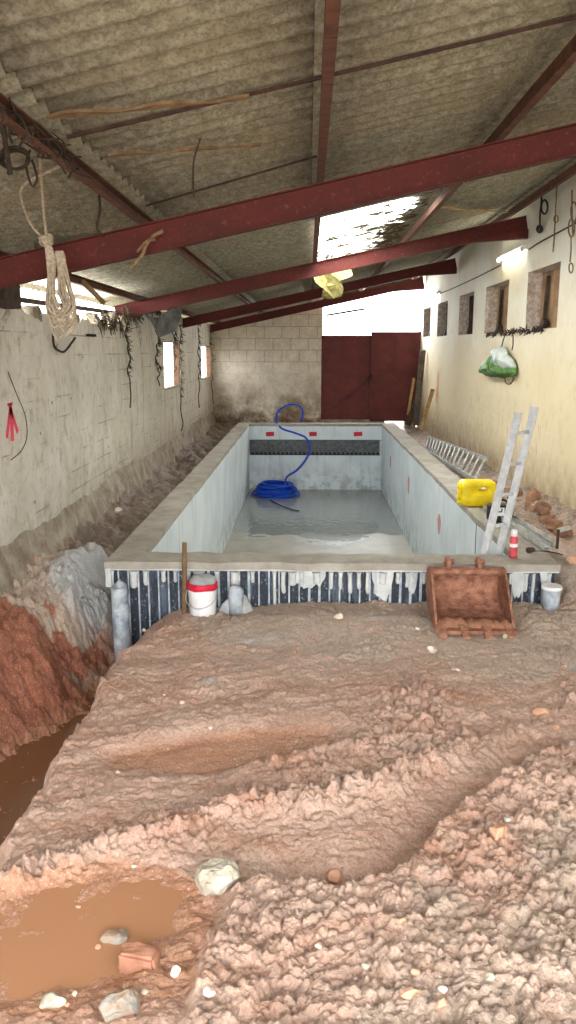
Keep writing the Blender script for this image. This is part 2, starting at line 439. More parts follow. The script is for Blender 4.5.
# ------------------------------------------------------------------ numpy noise
def _h(ix, iy, s):
    n = (ix.astype(np.int64) * 374761393 + iy.astype(np.int64) * 668265263 + s * 974634777) & 0xffffffff
    n = ((n ^ (n >> 13)) * 1274126177) & 0xffffffff
    return ((n ^ (n >> 16)) & 0xffffff) / float(0xffffff)
def vnoise(x, y, s=0):
    ix, iy = np.floor(x), np.floor(y); fx, fy = x - ix, y - iy
    fx = fx * fx * (3 - 2 * fx); fy = fy * fy * (3 - 2 * fy)
    a, b, c, d = _h(ix, iy, s), _h(ix + 1, iy, s), _h(ix, iy + 1, s), _h(ix + 1, iy + 1, s)
    return (a * (1 - fx) + b * fx) * (1 - fy) + (c * (1 - fx) + d * fx) * fy
def fbm(x, y, o=5, s=0, g=.5):
    r = 0; a = 1; t = 0
    for i in range(o):
        r = r + a * vnoise(x * 2**i + 17.3 * i, y * 2**i - 9.1 * i, s + i); t += a; a *= g
    return r / t
def worley(x, y, s=0):
    ix, iy = np.floor(x), np.floor(y); best = np.full(x.shape, 9.0); sec = np.full(x.shape, 9.0); val = np.zeros(x.shape)
    for dx in (-1, 0, 1):
        for dy in (-1, 0, 1):
            cx, cy = ix + dx, iy + dy
            px = cx + _h(cx, cy, s); py = cy + _h(cx, cy, s + 5)
            d = np.hypot(px - x, py - y)
            m = d < best
            sec = np.where(m, best, np.minimum(sec, d)); val = np.where(m, _h(cx, cy, s + 9), val); best = np.where(m, d, best)
    return best, sec, val
def ss(a, b, x):
    t = np.clip((x - a) / (b - a), 0, 1); return t * t * (3 - 2 * t)
def pdist(x, y, pts):
    """distance to a polyline and side (positive: left of the direction)"""
    best = np.full(x.shape, 1e9); side = np.zeros(x.shape)
    for (ax, ay), (bx, by) in zip(pts, pts[1:]):
        dx, dy = bx - ax, by - ay; L = dx*dx + dy*dy
        t = np.clip(((x - ax) * dx + (y - ay) * dy) / L, 0, 1)
        qx, qy = ax + t*dx - x, ay + t*dy - y
        d = np.hypot(qx, qy); cr = dx * (y - ay) - dy * (x - ax)
        m = d < best; best = np.where(m, d, best); side = np.where(m, np.sign(cr), side)
    return best, side

R1 = [(-1.16, 2.84), (-.94, 2.98), (-.73, 3.12), (-.26, 3.34), (.11, 3.45), (.46, 3.6), (.88, 3.95), (1.59, 4.42), (2.6, 4.8)]
R2 = [(-.52, .8), (-.38, 2.0), (-.36, 2.5), (-.30, 2.78), (-.1, 2.86), (.14, 2.80), (.36, 2.88), (.49, 3.06), (.76, 3.4), (1.08, 3.72), (1.5, 4.0), (3.2, 4.9)]
def ground(x, y):
    x = np.asarray(x, float); y = np.asarray(y, float)
    wx = x + .05 * (fbm(x * 5, y * 5, 3, 3) - .5); wy = y + .05 * (fbm(x * 5, y * 5, 3, 8) - .5)
    wx = wx + .03 * (fbm(x * 17, y * 17, 3, 5) - .5); wy = wy + .03 * (fbm(x * 17, y * 17, 3, 6) - .5)
    # clods of three sizes
    b1, s1, v1 = worley(wx * 10.5, wy * 10.5, 1); b2, s2, v2 = worley(wx * 25, wy * 25, 2); b3, s3, v3 = worley(wx * 52, wy * 52, 4)
    dome = lambda b_, v_: np.sqrt(np.clip(1 - (b_ * 1.25) ** 2, 0, 1)) * (.25 + v_)
    cl1 = dome(b1, v1); cl2 = dome(b2, v2); cl3 = dome(b3, v3)
    clod = .024 * cl1 + .022 * cl2 + .013 * cl3 - .02 * ss(.55, .75, fbm(x * 12, y * 12, 3, 15))
    fine = .014 * fbm(x * 20, y * 20, 4, 11) + .008 * (fbm(x * 55, y * 55, 3, 12) - .4)
    big = .09 * (fbm(x * 1.3, y * 1.3, 3, 20) - .5)
    # streaks left by the tracks (run from lower left to upper right)
    a = .42; u = x * math.cos(a) + y * math.sin(a); w = -x * math.sin(a) + y * math.cos(a)
    w = w + .12 * x * x * .5
    streak = fbm(u * 1.1, w * 7, 4, 30) - .5
    d1, _ = pdist(wx, wy, R1)
    d2, sd2 = pdist(wx, wy, R2)
    right = np.where(sd2 < 0, 1., -1.) * d2                # >0 inside the heaped right part
    inr = ss(-.03, .05, right)
    smooth = (1 - inr) * (1 - np.exp(-(d1 / .11) ** 2))
    track = ss(3.15, 3.5, y) * (1 - ss(5.0, 5.8, y)) * (1 - ss(.8, 1.6, x))
    h = big + fine * (1 - .5 * (np.hypot((x + .86) / .5, (y - 2.6) / .5) < 1)) + .040 * streak * smooth * (.35 + track)
    h = h + .030 * np.exp(-(d1 / .10) ** 2) * (.4 + fbm(x * 4, y * 4, 2, 40)) * (1 - inr * .7) * (1 - .8 * ss(.35, 1.0, x))
    patch = ss(.42, .62, fbm(x * 1.6, y * 1.6, 4, 50))
    clamt = inr * 1.25 + (1 - inr) * (np.exp(-(d1 / .10) ** 2) * 1.2 * (1 - .6 * ss(.35, 1.0, x)) + .5 + 1.0 * patch * ss(3.4, 3.9, y))
    clamt = clamt * (1 - .5 * ss(4.6, 5.5, y))
    # rut between the two ridges is rubbed smooth
    rut = (1 - inr) * np.exp(-(np.clip(d2 - .02, 0, 9) / .16) ** 2) * ss(-.4, .1, x) * (1 - ss(1.0, 1.6, x))
    clamt = clamt * (1 - .85 * rut)
    h = h - .05 * rut
    h = h + inr * (.055 + .05 * (fbm(x * 2.2, y * 2.2, 3, 60) - .45)) 
    # puddle, lower left
    pe = np.hypot((wx + .86) / .44, (wy - 2.60 - .2 * (wx + .86)) / .40) + .5 * (fbm(x * 3, y * 3, 3, 71) - .5)
    pud = 1 - ss(.75, 1.15, pe)
    h = h * (1 - ss(1.7, .8, pe)) - .012 * ss(1.7, .8, pe); h = h - pud * (.002 + .034 * fbm(x * 7, y * 7, 4, 70))
    clamt = clamt * (1 - pud * .85)
    # wet smear in the middle
    pm = 1 - ss(.5, 1.2, np.hypot((wx + .45) / .75, (wy - 4.05 - .25 * wx) / .26))
    h = h * (1 - .6 * pm) - .03 * pm; clamt = clamt * (1 - .75 * pm)
    h = h + clod * clamt
    # rise to the pool front and to the right hand wall
    h = h + .04 * ss(5.3, 6.0, y) * ss(-.9, .2, x) - .0 * x
    h = h + .28 * ss(1.95, 2.35, x) * ss(5.6, 6.9, y)
    dip = np.exp(-(((x - 1.25) / .42) ** 4 + ((y - 5.9) / .38) ** 4)); h = h * (1 - dip) + .02 * dip + .2 * clod * dip
    # rim and trench on the left
    en = .09 * (fbm(y * 4, x * 0 + 3, 4, 80) - .5) + .10 * (fbm(x * 11, y * 11, 4, 81) - .5)
    near = ss(5.2, 6.2, y)
    xe = -1.27 + .30 * near + en; wd = .26 + .75 * near
    drop = ss(0, 1, (xe - x) / wd)
    depth = .72
    h = h - depth * drop
    xb = np.interp(y, [1.0, 4.4, 5.2, 5.6, 6.3, 7.2, 9.0], [-2.5, -2.40, -2.14, -2.0, -1.92, -1.80, -1.64]) + .12 * (fbm(x * 3, y * 3, 3, 85) - .5)
    hb = .04 + .05 * ss(6, 7.5, y) + .16 * ss(-2.25, -2.6, x)
    rb = fbm(x * 6, y * 6, 4, 90); bank = ss(-.26, .46, (xb + .08 + .16 * (fbm(x * 5, y * 5, 4, 91) - .5)) - x)
    floor_t = -.70 + .40 * ss(6.7, 8.2, y) + .42 * ss(8.2, 10.5, y)
    left = (x < -1.0)
    hl = floor_t + (hb - floor_t) * bank + .20 * (rb - .5) * (.3 + bank) + (.6 + .9 * (y < 7)) * clod + .05 * (fbm(x * 16, y * 16, 3, 92) - .5)
    pile = np.exp(-(((x + 2.02) / .34) ** 2 + ((y - 7.0) / .62) ** 2) ** 2); hl = hl + .17 * pile
    h = np.where(left, np.maximum(h, hl), h)
    # everything beside the pool, beyond its front
    side = ss(6.6, 7.4, y)
    hs_r = np.interp(y, [6, 9.5, 11.5, 16, 20], [.26, .25, .14, -.04, -.02]) + .08 * (fbm(x * 3, y * 3, 4, 95) - .4) + clod * .8 + .10 * ss(2.45, 2.9, x)
    h = np.where(x > 1.0, h * (1 - side) + hs_r * side, h)
    hole = (x > -1.52) & (x < 1.93) & (y > 6.33) & (y < 19.1)
    h = np.where(hole, -1.55, h)
    out = ss(21.0, 21.5, y); h = h * (1 - out) + .05 * out
    beh = 1 - ss(-.5, 1.2, y); h = h * (1 - beh) - .03 * beh
    # ---- colour masks (what the stuff is, not how it is lit)
    cg = fbm(x * 1.7, y * 1.7, 5, 100)
    grey = .15 + .42 * inr * ss(.4, .62, cg) + .10 * inr + .8 * ss(4.5, 5.6, y) * ss(-1.5, -.3, x) + .55 * ss(4.2, 5.2, y) * ss(.5, 1.5, x) * ss(.3, .6, cg)
    grey = grey * (1 - .5 * ss(.5, .7, fbm(x * 2.6, y * 2.6, 4, 105)))
    red = .75 * drop * (x > -2.0) + .0 * x
    onb = left * ss(-.05, .1, hl - (-.7)) * (x < xb + .1)
    red = np.where(left & (x < xb + .25), .95 - .9 * ss(6.2, 6.9, y), red)
    gb = ss(.5, .56, fbm(x * 3.1 + 4, y * 3.1, 4, 110)) * ss(5.75, 6.05, y) * (x < -1.6)
    red = red * (1 - .9 * gb); grey = np.where(left & (x < xb + .25), .35 + .5 * gb, grey)
    grey = np.where(y > 7.3, .55 + .3 * (cg - .5), grey)
    wet = np.clip(pud * 1.1 + .9 * pm + .8 * rut * (x < .9) * .6 + .75 * ss(.75, .35, np.hypot((x + .75) / 1.1, (y - 2.5) / .75)) * (1 - inr), 0, 1)
    wet = np.maximum(wet, .8 * ss(-.45, -.6, h) * (y < 7) * (x < -1.2))
    pale = 1.1 * pile * left + .5 * np.exp(-(((x + .4) / .5) ** 2 + ((y - 5.55) / .16) ** 2)) + .55 * np.exp(-(((x - .62) / .35) ** 2 + ((y - 5.95) / .12) ** 2)) \
        + .5 * np.exp(-(((x + .62) / .2) ** 2 + ((y - 4.75) / .1) ** 2)) + .55 * np.exp(-(((x - 1.75) / .3) ** 2 + ((y - 5.0) / .15) ** 2)) \
        + .45 * np.exp(-(((x + .1) / .45) ** 2 + ((y - 2.82) / .06) ** 2))
    dirt = ss(7.0, 8.6, y) * np.where(x < 0, .75, .6) + .3 * ((x < -1.6) & (y > 6.6))
    dirt = dirt * (1 - pile * left)
    return h, grey, wet, np.clip(red, 0, 1), np.clip(pale, 0, 1), dirt
def gz(x, y): return float(ground(np.array([x]), np.array([y]))[0][0])

def grid_arrays(xs, ys, off):
    X, Y = np.meshgrid(xs, ys); x, y = X.ravel(), Y.ravel()
    r = ground(x, y); nx, ny = len(xs), len(ys)
    i, j = np.meshgrid(np.arange(nx - 1), np.arange(ny - 1)); a = (j * nx + i).ravel() + off
    q = np.stack([a, a + 1, a + nx + 1, a + nx], 1)
    return np.stack([x, y, r[0]], 1), q, r[1:]
V = []; Q = []; A = []; off = 0
ysn = [1.35]
while ysn[-1] < 6.9: ysn.append(ysn[-1] + .0036 + .0014 * max(0, ysn[-1] - 1.8))
strips = [(np.arange(-2.62, 3.0, .0072), np.array(ysn)),
          (np.arange(-2.62, 3.0, .03), np.arange(-.6, 1.37, .03)),
          (np.concatenate([np.arange(-2.62, -1.4, .015), np.arange(-1.4, 1.8, .1), np.arange(1.8, 3.0, .015)]), np.arange(ysn[-1] - .002, 10.5, .02)),
          (np.concatenate([np.arange(-2.62, -1.4, .03), np.arange(-1.4, 1.8, .1), np.arange(1.8, 3.0, .03)]), np.arange(10.48, 22.0, .05))]
for xs, ys in strips:
    v, q, r = grid_arrays(xs, ys, off); V.append(v); Q.append(q); A.append(np.stack(r, 1)); off += len(v)
V = np.concatenate(V); Q = np.concatenate(Q); A = np.concatenate(A)
me = bpy.data.meshes.new('floor'); me.vertices.add(len(V)); me.vertices.foreach_set('co', V.ravel().astype(np.float32))
me.loops.add(Q.size); me.loops.foreach_set('vertex_index', Q.ravel().astype(np.int32))
me.polygons.add(len(Q)); me.polygons.foreach_set('loop_start', np.arange(0, Q.size, 4, dtype=np.int32)); me.polygons.foreach_set('loop_total', np.full(len(Q), 4, dtype=np.int32))
me.update(calc_edges=True); me.polygons.foreach_set('use_smooth', np.ones(len(Q), dtype=bool))
for k, nm in enumerate(('grey', 'wet', 'red', 'pale', 'dirt')):
    at = me.attributes.new(nm, 'FLOAT', 'POINT'); at.data.foreach_set('value', A[:, k].astype(np.float32))
me.materials.append(M['soil'])
fl = bpy.data.objects.new('floor', me); COL.objects.link(fl); fl['kind'] = 'structure'

# yard outside the shed
M['yard'] = simple('pale_yard', srgb(186, 178, 164), srgb(160, 150, 134), .9, 2)
b = MB()
for x0, x1, y0, y1 in ((-30, 30, 21.9, 50), (-30, 30, -30, -.55), (-30, -2.6, -.55, 21.9), (2.98, 30, -.55, 21.9)):
    b.add([(x0, y0, -.02), (x1, y0, -.02), (x1, y1, -.02), (x0, y1, -.02)], [(0, 1, 2, 3)])
tag(b.build('ground', M['yard'], origin=(0, 0, -.02)), kind='structure')

# ------------------------------------------------------------------ walls
def wall(name, axis, p0, p1, u0, u1, z0, ztop, holes, mats, step=.25, jag=0):
    """wall slab between planes p0 (inner) and p1 (outer) along axis; ztop(u) gives the top, holes = (u0,u1,z0,z1)"""
    us = set(np.round(np.arange(u0, u1, step), 4)) | {u1}
    for h in holes: us |= {h[0], h[1]}
    us = sorted(us); b = MB()
    P = lambda u, z, p: (p, u, z) if axis == 'y' else (u, p, z)
    for ua, ub in zip(us, us[1:]):
        um = (ua + ub) / 2; segs = []; lo = z0
        for h in sorted([h for h in holes if h[0] <= um <= h[1]], key=lambda h: h[2]):
            segs.append((lo, lo, h[2], h[2])); lo = h[3]
        segs.append((lo, lo, ztop(ua), ztop(ub)))
        for a0, a1, b0, b1 in segs:
            q = [P(ua, a0, p0), P(ub, a1, p0), P(ub, b1, p0), P(ua, b0, p0)]
            r = [P(ua, a0, p1), P(ub, a1, p1), P(ub, b1, p1), P(ua, b0, p1)]
            b.add(q, [(0, 1, 2, 3)]); b.add(r, [(3, 2, 1, 0)])
            b.add([q[3], q[2], r[2], r[3]], [(0, 1, 2, 3)], 0)
            if a0 > z0 + .01: b.add([q[0], q[1], r[1], r[0]], [(3, 2, 1, 0)], 1)
    for h in holes:
        for u in (h[0], h[1]):
            b.add([P(u, h[2], p0), P(u, h[3], p0), P(u, h[3], p1), P(u, h[2], p1)], [(0, 1, 2, 3)], 1)
        b.add([P(h[0], h[2], p0), P(h[1], h[2], p0), P(h[1], h[2], p1), P(h[0], h[2], p1)], [(0, 1, 2, 3)], 1)
    for u in (u0, u1):
        zt = ztop(u); b.add([P(u, z0, p0), P(u, zt, p0), P(u, zt, p1), P(u, z0, p1)], [(0, 1, 2, 3)])
    bmesh.ops.remove_doubles(b.bm, verts=b.bm.verts, dist=.0005)
    me = bpy.data.meshes.new(name)
    bmesh.ops.recalc_face_normals(b.bm, faces=b.bm.faces); b.bm.to_mesh(me); b.bm.free()
    for m in mats: me.materials.append(m)
    o = bpy.data.objects.new(name, me); COL.objects.link(o); o['kind'] = 'structure'; return o
RZ0, RS = 3.36, .22                       # roof underside: z = RZ0 + RS*x
def roofz(x): return RZ0 + RS * x
M['jamb'] = mat_jamb(); M['reveal'] = simple('brown_reveal', srgb(124, 92, 72), srgb(92, 70, 56), .9, 9)
slots = [(14.15, 15.75, 1.41, 2.25), (19.15, 20.9, 1.41, 2.2)]
def ltop(u):
    r = 0.03 * math.sin(u * 9) + .02 * math.sin(u * 23)
    if u < 7.3: return 2.44 + .3 * r
    if u < 11.0: return 2.42 + r
    if u < 12.2: return 2.56 + r
    return 2.74 + .3 * r
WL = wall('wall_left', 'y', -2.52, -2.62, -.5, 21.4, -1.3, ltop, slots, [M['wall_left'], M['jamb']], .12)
wins = [(9.74, 11.14, 2.36, 3.11), (12.17, 13.7, 2.36, 3.11), (14.68, 16.06, 2.38, 3.12), (17.38, 18.7, 2.40, 3.12), (19.78, 21.0, 2.42, 3.12)]
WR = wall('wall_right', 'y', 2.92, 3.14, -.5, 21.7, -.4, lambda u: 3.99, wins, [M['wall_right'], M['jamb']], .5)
WB = wall('wall_back', 'x', 21.3, 21.5, -2.72, .37, -.4, lambda u: roofz(u) + .02, [], [M['wall_back'], M['jamb']], .2)
# openings: slots are bare, the five on the right are filled at the outer face: two by boards, three by panels coloured dark as a void
for i, (u0, u1, z0, z1) in enumerate(slots):
    b = MB(); b.box((-2.57, (u0+u1)/2, z0 + .008), (.12, u1-u0+.02, .016)); b.box((-2.57, (u0+u1)/2, z1 - .008), (.12, u1-u0+.02, .016))
    b.box((-2.57, u1 - .012, (z0+z1)/2), (.11, .024, z1-z0))
    tag(b.build('window_%d' % (i + 1), M['reveal']), kind='structure')
for i, (u0, u1, z0, z1) in enumerate(wins):
    w = empty('window_%d' % (i + 3), (3.12, (u0+u1)/2, z0), None, None); w['kind'] = 'structure'
    b = MB()
    n = 5
    for k in range(n):
        a = u0 + (u1-u0) * k / n
        b.box((3.12 + .006 * (k % 2), a + (u1-u0)/n/2, (z0+z1)/2), (.02, (u1-u0)/n - .006, z1-z0-.01))
    b.build('board_void_panel', M['shutter'] if i < 2 else M['dark_void'], w)
    b = MB(); b.box((3.08, u0 + (u1-u0) * (.76 if i < 2 else .7), (z0+z1)/2 - .03), (.04, .05, z1-z0-.08), (.10, 0, 0))
    b.box((3.06, u0 + (u1-u0) * .72, z0 + .07), (.07, .14, .12), (.3, .2, 0))
    b.build('propped_timber', M['wood_dark'], w)

# red paint arrow on the left wall, marks on the right wall
def arrow():
    X = -2.516; b = MB(); y0, z0 = 6.74, 1.66
    def st(pts, w):
        P = [Vector((X, y, z)) for y, z in pts]
        for a, c in zip(P, P[1:]):
            b.bar(a, c, .003, w, up=(c - a).cross(Vector((1, 0, 0))))  # flat on the wall
    st([(y0, 1.66), (y0 + .01, 1.5), (y0, 1.34)], .07)
    st([(y0, 1.62), (y0 - .06, 1.50), (y0 - .12, 1.38)], .05); st([(y0, 1.62), (y0 + .07, 1.50), (y0 + .14, 1.40)], .05)
    st([(y0 - .06, 1.65), (y0 + .06, 1.655)], .02)
    return b
arrow().build('painted_arrow', simple('pink_red_spray', srgb(246, 70, 96), srgb(240, 96, 116), .7, 20), WL)
b = MB()
for yy, zz, w, h in ((18.3, 1.35, .14, .3), (18.45, 1.1, .08, .2)):
    ring = [(2.917, yy + w * math.cos(a) * (1 + .2 * math.sin(3 * a)), zz + h * math.sin(a)) for a in [k * PI / 8 for k in range(16)]]
    b.prism(ring, (-.003, 0, 0))
M['faded_red'] = simple('faded_red_spray', srgb(206, 140, 104), srgb(214, 176, 134), .9, 14)
b.build('red_smudge', M['faded_red'], WR)

# rough footing along the left wall
b = MB()
N = 620
pr = [(-2.515, .62), (-2.47, .46), (-2.43, .30), (-2.38, .1), (-2.36, -.15), (-2.4, -.9)]
rows = []
for i in range(N):
    y = 3.0 + 18.2 * i / (N - 1); r = []
    tp = .62 - .12 * (y < 7) ; 
    for k, (x, z) in enumerate(pr):
        nn = float(fbm(np.array([y * 1.6 + k * .25]), np.array([k * .35 + 2.]), 4, 7)[0]) - .5
        zz = z + (.16 * nn if k else .18 * nn) - .12
        if k >= 4: zz = z
        r.append(b.bm.verts.new((x + (.10 * nn if k else 0) * (1 if y < 9 else .7), y, zz)))
    rows.append(r)
for A_, B_ in zip(rows, rows[1:]):
    for k in range(len(pr) - 1):
        b.bm.faces.new((A_[k], A_[k+1], B_[k+1], B_[k])).smooth = True
M['footing'] = simple('rough_footing', srgb(178, 168, 152), srgb(130, 114, 98), .95, 5, 0, .8, .02, fine=22)
tag(b.build('trim_1', M['footing']), kind='structure')

# ------------------------------------------------------------------ roof
def wavez(y): return .022 * math.cos(2 * PI * y / .177)
sheets_y = [-.7, .9, 2.5, 4.15, 5.85, 7.45, 8.42, 9.9, 11.4, 12.9, 14.4, 15.9, 17.5, 19.1, 21.6]
rowsx = [(-2.95, -1.15), (-1.25, .12), (.02, 1.38), (1.28, 2.76), (2.66, 3.35)]
b = MB()
for ri, (xa, xb_) in enumerate(rowsx):
    for si, (ya, yb) in enumerate(zip(sheets_y, sheets_y[1:])):
        if ri == 2 and 8.4 <= ya < 14.0: continue
        lift = .012 * (ri % 2) + .006 * (si % 2) + random.uniform(0, .006)
        n = int((yb - ya + .03) / .0221)
        prev = None
        for i in range(n + 1):
            y = ya + (yb - ya + .03) * i / n
            vs = [b.bm.verts.new((x, y, roofz(x) + wavez(y) + lift + .03)) for x in (xa, xb_)]
            if prev:
                b.bm.faces.new((prev[0], prev[1], vs[1], vs[0])).smooth = True
            prev = vs
ceil = b.build('ceiling', M['roof'], origin=(0, 0, 2.5)); ceil['kind'] = 'structure'
md = ceil.modifiers.new('thickness', 'SOLIDIFY'); md.thickness = .008; md.offset = 1
# translucent sheets over the missing bay
for k, (ya, yb) in enumerate(((8.42, 9.93), (9.9, 11.43), (11.4, 12.93), (12.9, 14.43))):
    b = MB(); prev = None
    x0, x1 = .06, 1.22
    n = 60
    for i in range(n + 1):
        y = ya + (yb - ya) * i / n
        e = .06 * math.sin(y * 7) + .05 * math.sin(y * 17)
        vs = [b.bm.verts.new((x, y, roofz(x) + wavez(y) + .035 + .01 * (k % 2))) for x in (x0, (x0 + x1)/2, x1 + e)]
        if prev:
            for q in (0, 1): b.bm.faces.new((prev[q], prev[q+1], vs[q+1], vs[q])).smooth = True
        prev = vs
    lab = ['translucent roof sheet littered with leaves, nearest of the bright bay', 'second translucent roof sheet of the bright bay, littered with dead leaves',
           'third translucent roof sheet, above the second red rafter', 'farthest translucent roof sheet, over the hanging yellow scrap'][k]
    tag(b.build('skylight_sheet', M['skylight']), lab, 'roof sheet', 'translucent sheets in the roof bay')
# opaque sheet remainder to the right of the translucent bay
b = MB(); prev = None
for i in range(240):
    y = 8.42 + 6.0 * i / 239
    e = .05 * math.sin(y * 5) + .04 * math.sin(y * 13) - .10 * (y > 10.4)
    vs = [b.bm.verts.new((x, y, roofz(x) + wavez(y) + .05)) for x in (1.08 + e, 1.4)]
    if prev: b.bm.faces.new((prev[0], prev[1], vs[1], vs[0])).smooth = True
    prev = vs
tag(b.build('trim_2', M['roof']), kind='structure')

# purlins
purl = [(-2.3, 'rusty purlin closest to the left wall, its underside hung with dry creeper'), (-1.2, 'rusty purlin hung with rope and old cables'),
        (.08, 'dark red purlin along the middle of the roof'), (1.33, 'rusty purlin to the right of the bright roof bay'), (2.66, 'rusty purlin up against the right wall')]
for X, lab in purl:
    p = empty('purlin', (X, 10, roofz(X) - .1), lab, 'purlin', 'purlins under the roof sheets')
    b = MB(); z = roofz(X) - .035
    w = .045
    b.box((X, 10.45, z + .0), (w, 22.2, .007)); b.box((X - w/2, 10.45, z - .035), (.006, 22.2, .075)); b.box((X, 10.45, z - .072), (w + .006, 22.2, .007))
    b.build('channel', M['purlin'], p)
    if X == .08:
        for k, yy in enumerate((2.9, 3.35, 3.9, 4.6, 6.4, 8.9)):
            bb = MB(); bb.box((X, yy, z - .036), (.052, .012, .080)); bb.build('clip', M['rust_dark'], p)
# rafters
for Y, z0, sl, xl, lab in ((5.5, 2.95, .215, -2.75, 'thick red steel rafter crossing nearest the viewer'), (11.2, 3.05, .208, -2.62, 'red steel rafter crossing just past the rope, second from the front'),
                       (16.4, 3.065, .212, -2.62, 'red steel rafter behind the hanging yellow scrap, third from the front'), (20.9, 3.08, .215, -2.62, 'dark red rafter beside the back wall')):
    r = empty('rafter', (0, Y, z0), lab, 'rafter', 'red steel rafters')
    xr = 2.90
    a = Vector((xl, Y, z0 + sl * xl)); c = Vector((xr, Y, z0 + sl * xr)); up = Vector((-sl, 0, 1)).normalized(); H = .185
    b = MB(); b.bar(a + up * H/2, c + up * H/2, .007, H)
    b.build('web', M['steel'], r)
    for off, nm in ((.004, 'flange'), (H - .004, 'flange')):
        bb = MB(); bb.bar(a + up * off, c + up * off, .09, .008); bb.build(nm, M['steel'], r)
    if Y > 6:   # haunch bracket at the right wall
        bb = MB(); q = c + Vector((0, 0, 0)); bb.prism([(xr, Y - .035, q.z - .11), (xr, Y - .035, q.z), (xr - .75, Y - .035, q.z - .75 * sl)], (0, .07, 0)); bb.build('haunch', M['steel'], r)

# rusty lap strip under the sheets
def strip(name, a, c, w, h, m, lab, cat, grp=None):
    b = MB(); b.bar(a, c, w, h); return tag(b.build(name, m), lab, cat, grp)
def rp(x, y, d=.02): return Vector((x, y, roofz(x) - d))
strip('lap_strip', rp(-1.17, 4.12, -.005), rp(1.3, 4.2, -.005), .016, .016, M['rust_dark'], 'long thin rusty strip under the nearest roof sheet joint', 'metal strip')
strip('lap_strip', rp(-1.16, 5.98, 0), rp(.05, 5.72, 0), .012, .012, M['rust_dark'], 'short rusty strip just in front of the nearest rafter', 'metal strip')
def slat(a, c, w0, w1, m, lab):
    b = MB(); a, c = Vector(a), Vector(c); n = 14
    d = (c - a); s = d.cross(Vector((0, 0, 1))).normalized(); pts = []
    for i in range(n + 1):
        t = i / n; w = (w0 + (w1 - w0) * t) * (1 + .25 * math.sin(i * 2.1)) * (.25 if i == 0 else 1)
        pts.append((a + d * t + s * w + Vector((0, 0, .008 * math.sin(i))), a + d * t - s * w))
    for (p, q), (p2, q2) in zip(pts, pts[1:]):
        th = Vector((0, 0, -.012))
        b.add([p, q, q2, p2, p + th, q + th, q2 + th, p2 + th], [(0,1,2,3),(4,7,6,5),(0,3,7,4),(1,5,6,2),(0,4,5,1),(3,2,6,7)])
    return tag(b.build('timber_slat', m), lab, 'wooden slat', 'loose slats under the roof')
slat(rp(-1.12, 3.66, .03), rp(-.29, 4.06, .03), .028, .022, M['wood_mid'], 'split brown wooden slat lying under the roof, longer and nearer one')
slat(rp(-1.05, 4.42, .03), rp(-.28, 4.95, .03), .02, .012, M['wood_mid'], 'thin reddish wooden slat under the roof, farther and shorter one')
slat(rp(1.42, 9.2, .05), rp(2.6, 11.2, .05), .04, .04, M['wood_light'], 'pale timber lath beside the right end of the second rafter')
slat(rp(-.8, 12.2, .06), rp(-.05, 13.3, .06), .10, .05, M['wood_mid'], 'torn ochre board hanging under the roof behind the second rafter')

# back door
D = empty('door_1', (1.6, 21.3, .25), None, None); D['kind'] = 'structure'
def leaf(x0, x1, z0, z1, Y, nm):
    b = MB(); b.box(((x0+x1)/2, Y, (z0+z1)/2), (x1-x0, .03, z1-z0))
    o = b.build(nm, M['gate'], D)
    b = MB(); t = .06
    for z in (z0 + t/2, z1 - t/2, z0 + (z1-z0) * .52): b.box(((x0+x1)/2, Y - .035, z), (x1-x0, .04, t))
    for x in (x0 + t/2, x1 - t/2): b.box((x, Y - .035, (z0+z1)/2), (t, .04, z1-z0))
    zm = z0 + (z1-z0) * .52
    b.bar((x0 + .08, Y - .035, z0 + .08 if x0 < 1 else zm - .06), (x1 - .08, Y - .035, zm - .06 if x0 < 1 else z0 + .08), .03, .05)
    for k in range(1, 6):
        x = x0 + (x1-x0) * k / 6; b.box((x, Y - .016, (z0+z1)/2), (.014, .012, z1-z0-.1))
    f = b.build('leaf_frame', M['gate'], o)
leaf(.34, 1.66, .30, 2.47, 21.34, 'gate_leaf'); leaf(1.63, 2.91, .26, 2.56, 21.30, 'gate_leaf')
b = MB(); b.box((1.56, 21.25, 1.35), (.05, .04, .16)); b.bar((1.5, 21.23, 1.36), (1.74, 21.23, 1.36), .025, .025); b.build('bolt', M['rust_dark'], D)
# concrete threshold, raised on the left part
b = MB(); b.box((1.2, 21.45, .05), (1.66, .3, .5)); b.box((2.7, 21.45, .05), (.3, .3, .5))
tag(b.build('trim_3', M['footing'], ), kind='structure')
b = MB(); b.bar((-2.6, 21.42, roofz(-2.6) - .045), (3.1, 21.42, roofz(3.1) - .045), .06, .16); tag(b.build('trim_4', M['wood_dark']), kind='structure')
# sagging metal rod over the opening above the gate
b = MB(); b.bar((.45, 21.35, 2.98), (1.45, 21.35, 3.14), .05, .05); tag(b.build('roof_rail', M['wood_dark']), 'dark bar poking across the white opening above the gate', 'bar')

# ------------------------------------------------------------------ pool
XL, XR, YF, YB = -1.39, 1.74, 6.62, 18.86
OL, OR, OF, OB = -1.66, 2.05, 6.30, 19.15
ZC, ZF = .40, -1.17
pool = empty('swimming_pool', (.18, 12.7, ZF), 'long pale grey unfinished swimming pool with concrete coping and black ribbed outside', 'swimming pool')
def slab(x0, x1, y0, y1, z0, z1): return MB().box(((x0+x1)/2, (y0+y1)/2, (z0+z1)/2), (x1-x0, y1-y0, z1-z0))
slab(XL - .1, XR + .1, YF - .1, YB + .1, ZF - .12, ZF).build('pool_floor', M['poolfloor'], pool)
slab(XL - .16, XL, YF, YB, ZF - .1, ZC - .06).build('pool_side', M['poolwall'], pool)
slab(XR, XR + .19, YF, YB, ZF - .1, ZC - .06).build('pool_side', M['poolwall'], pool)
slab(XL - .16, XR + .19, YF - .22, YF, ZF - .1, ZC - .06).build('pool_side', M['poolwall'], pool)
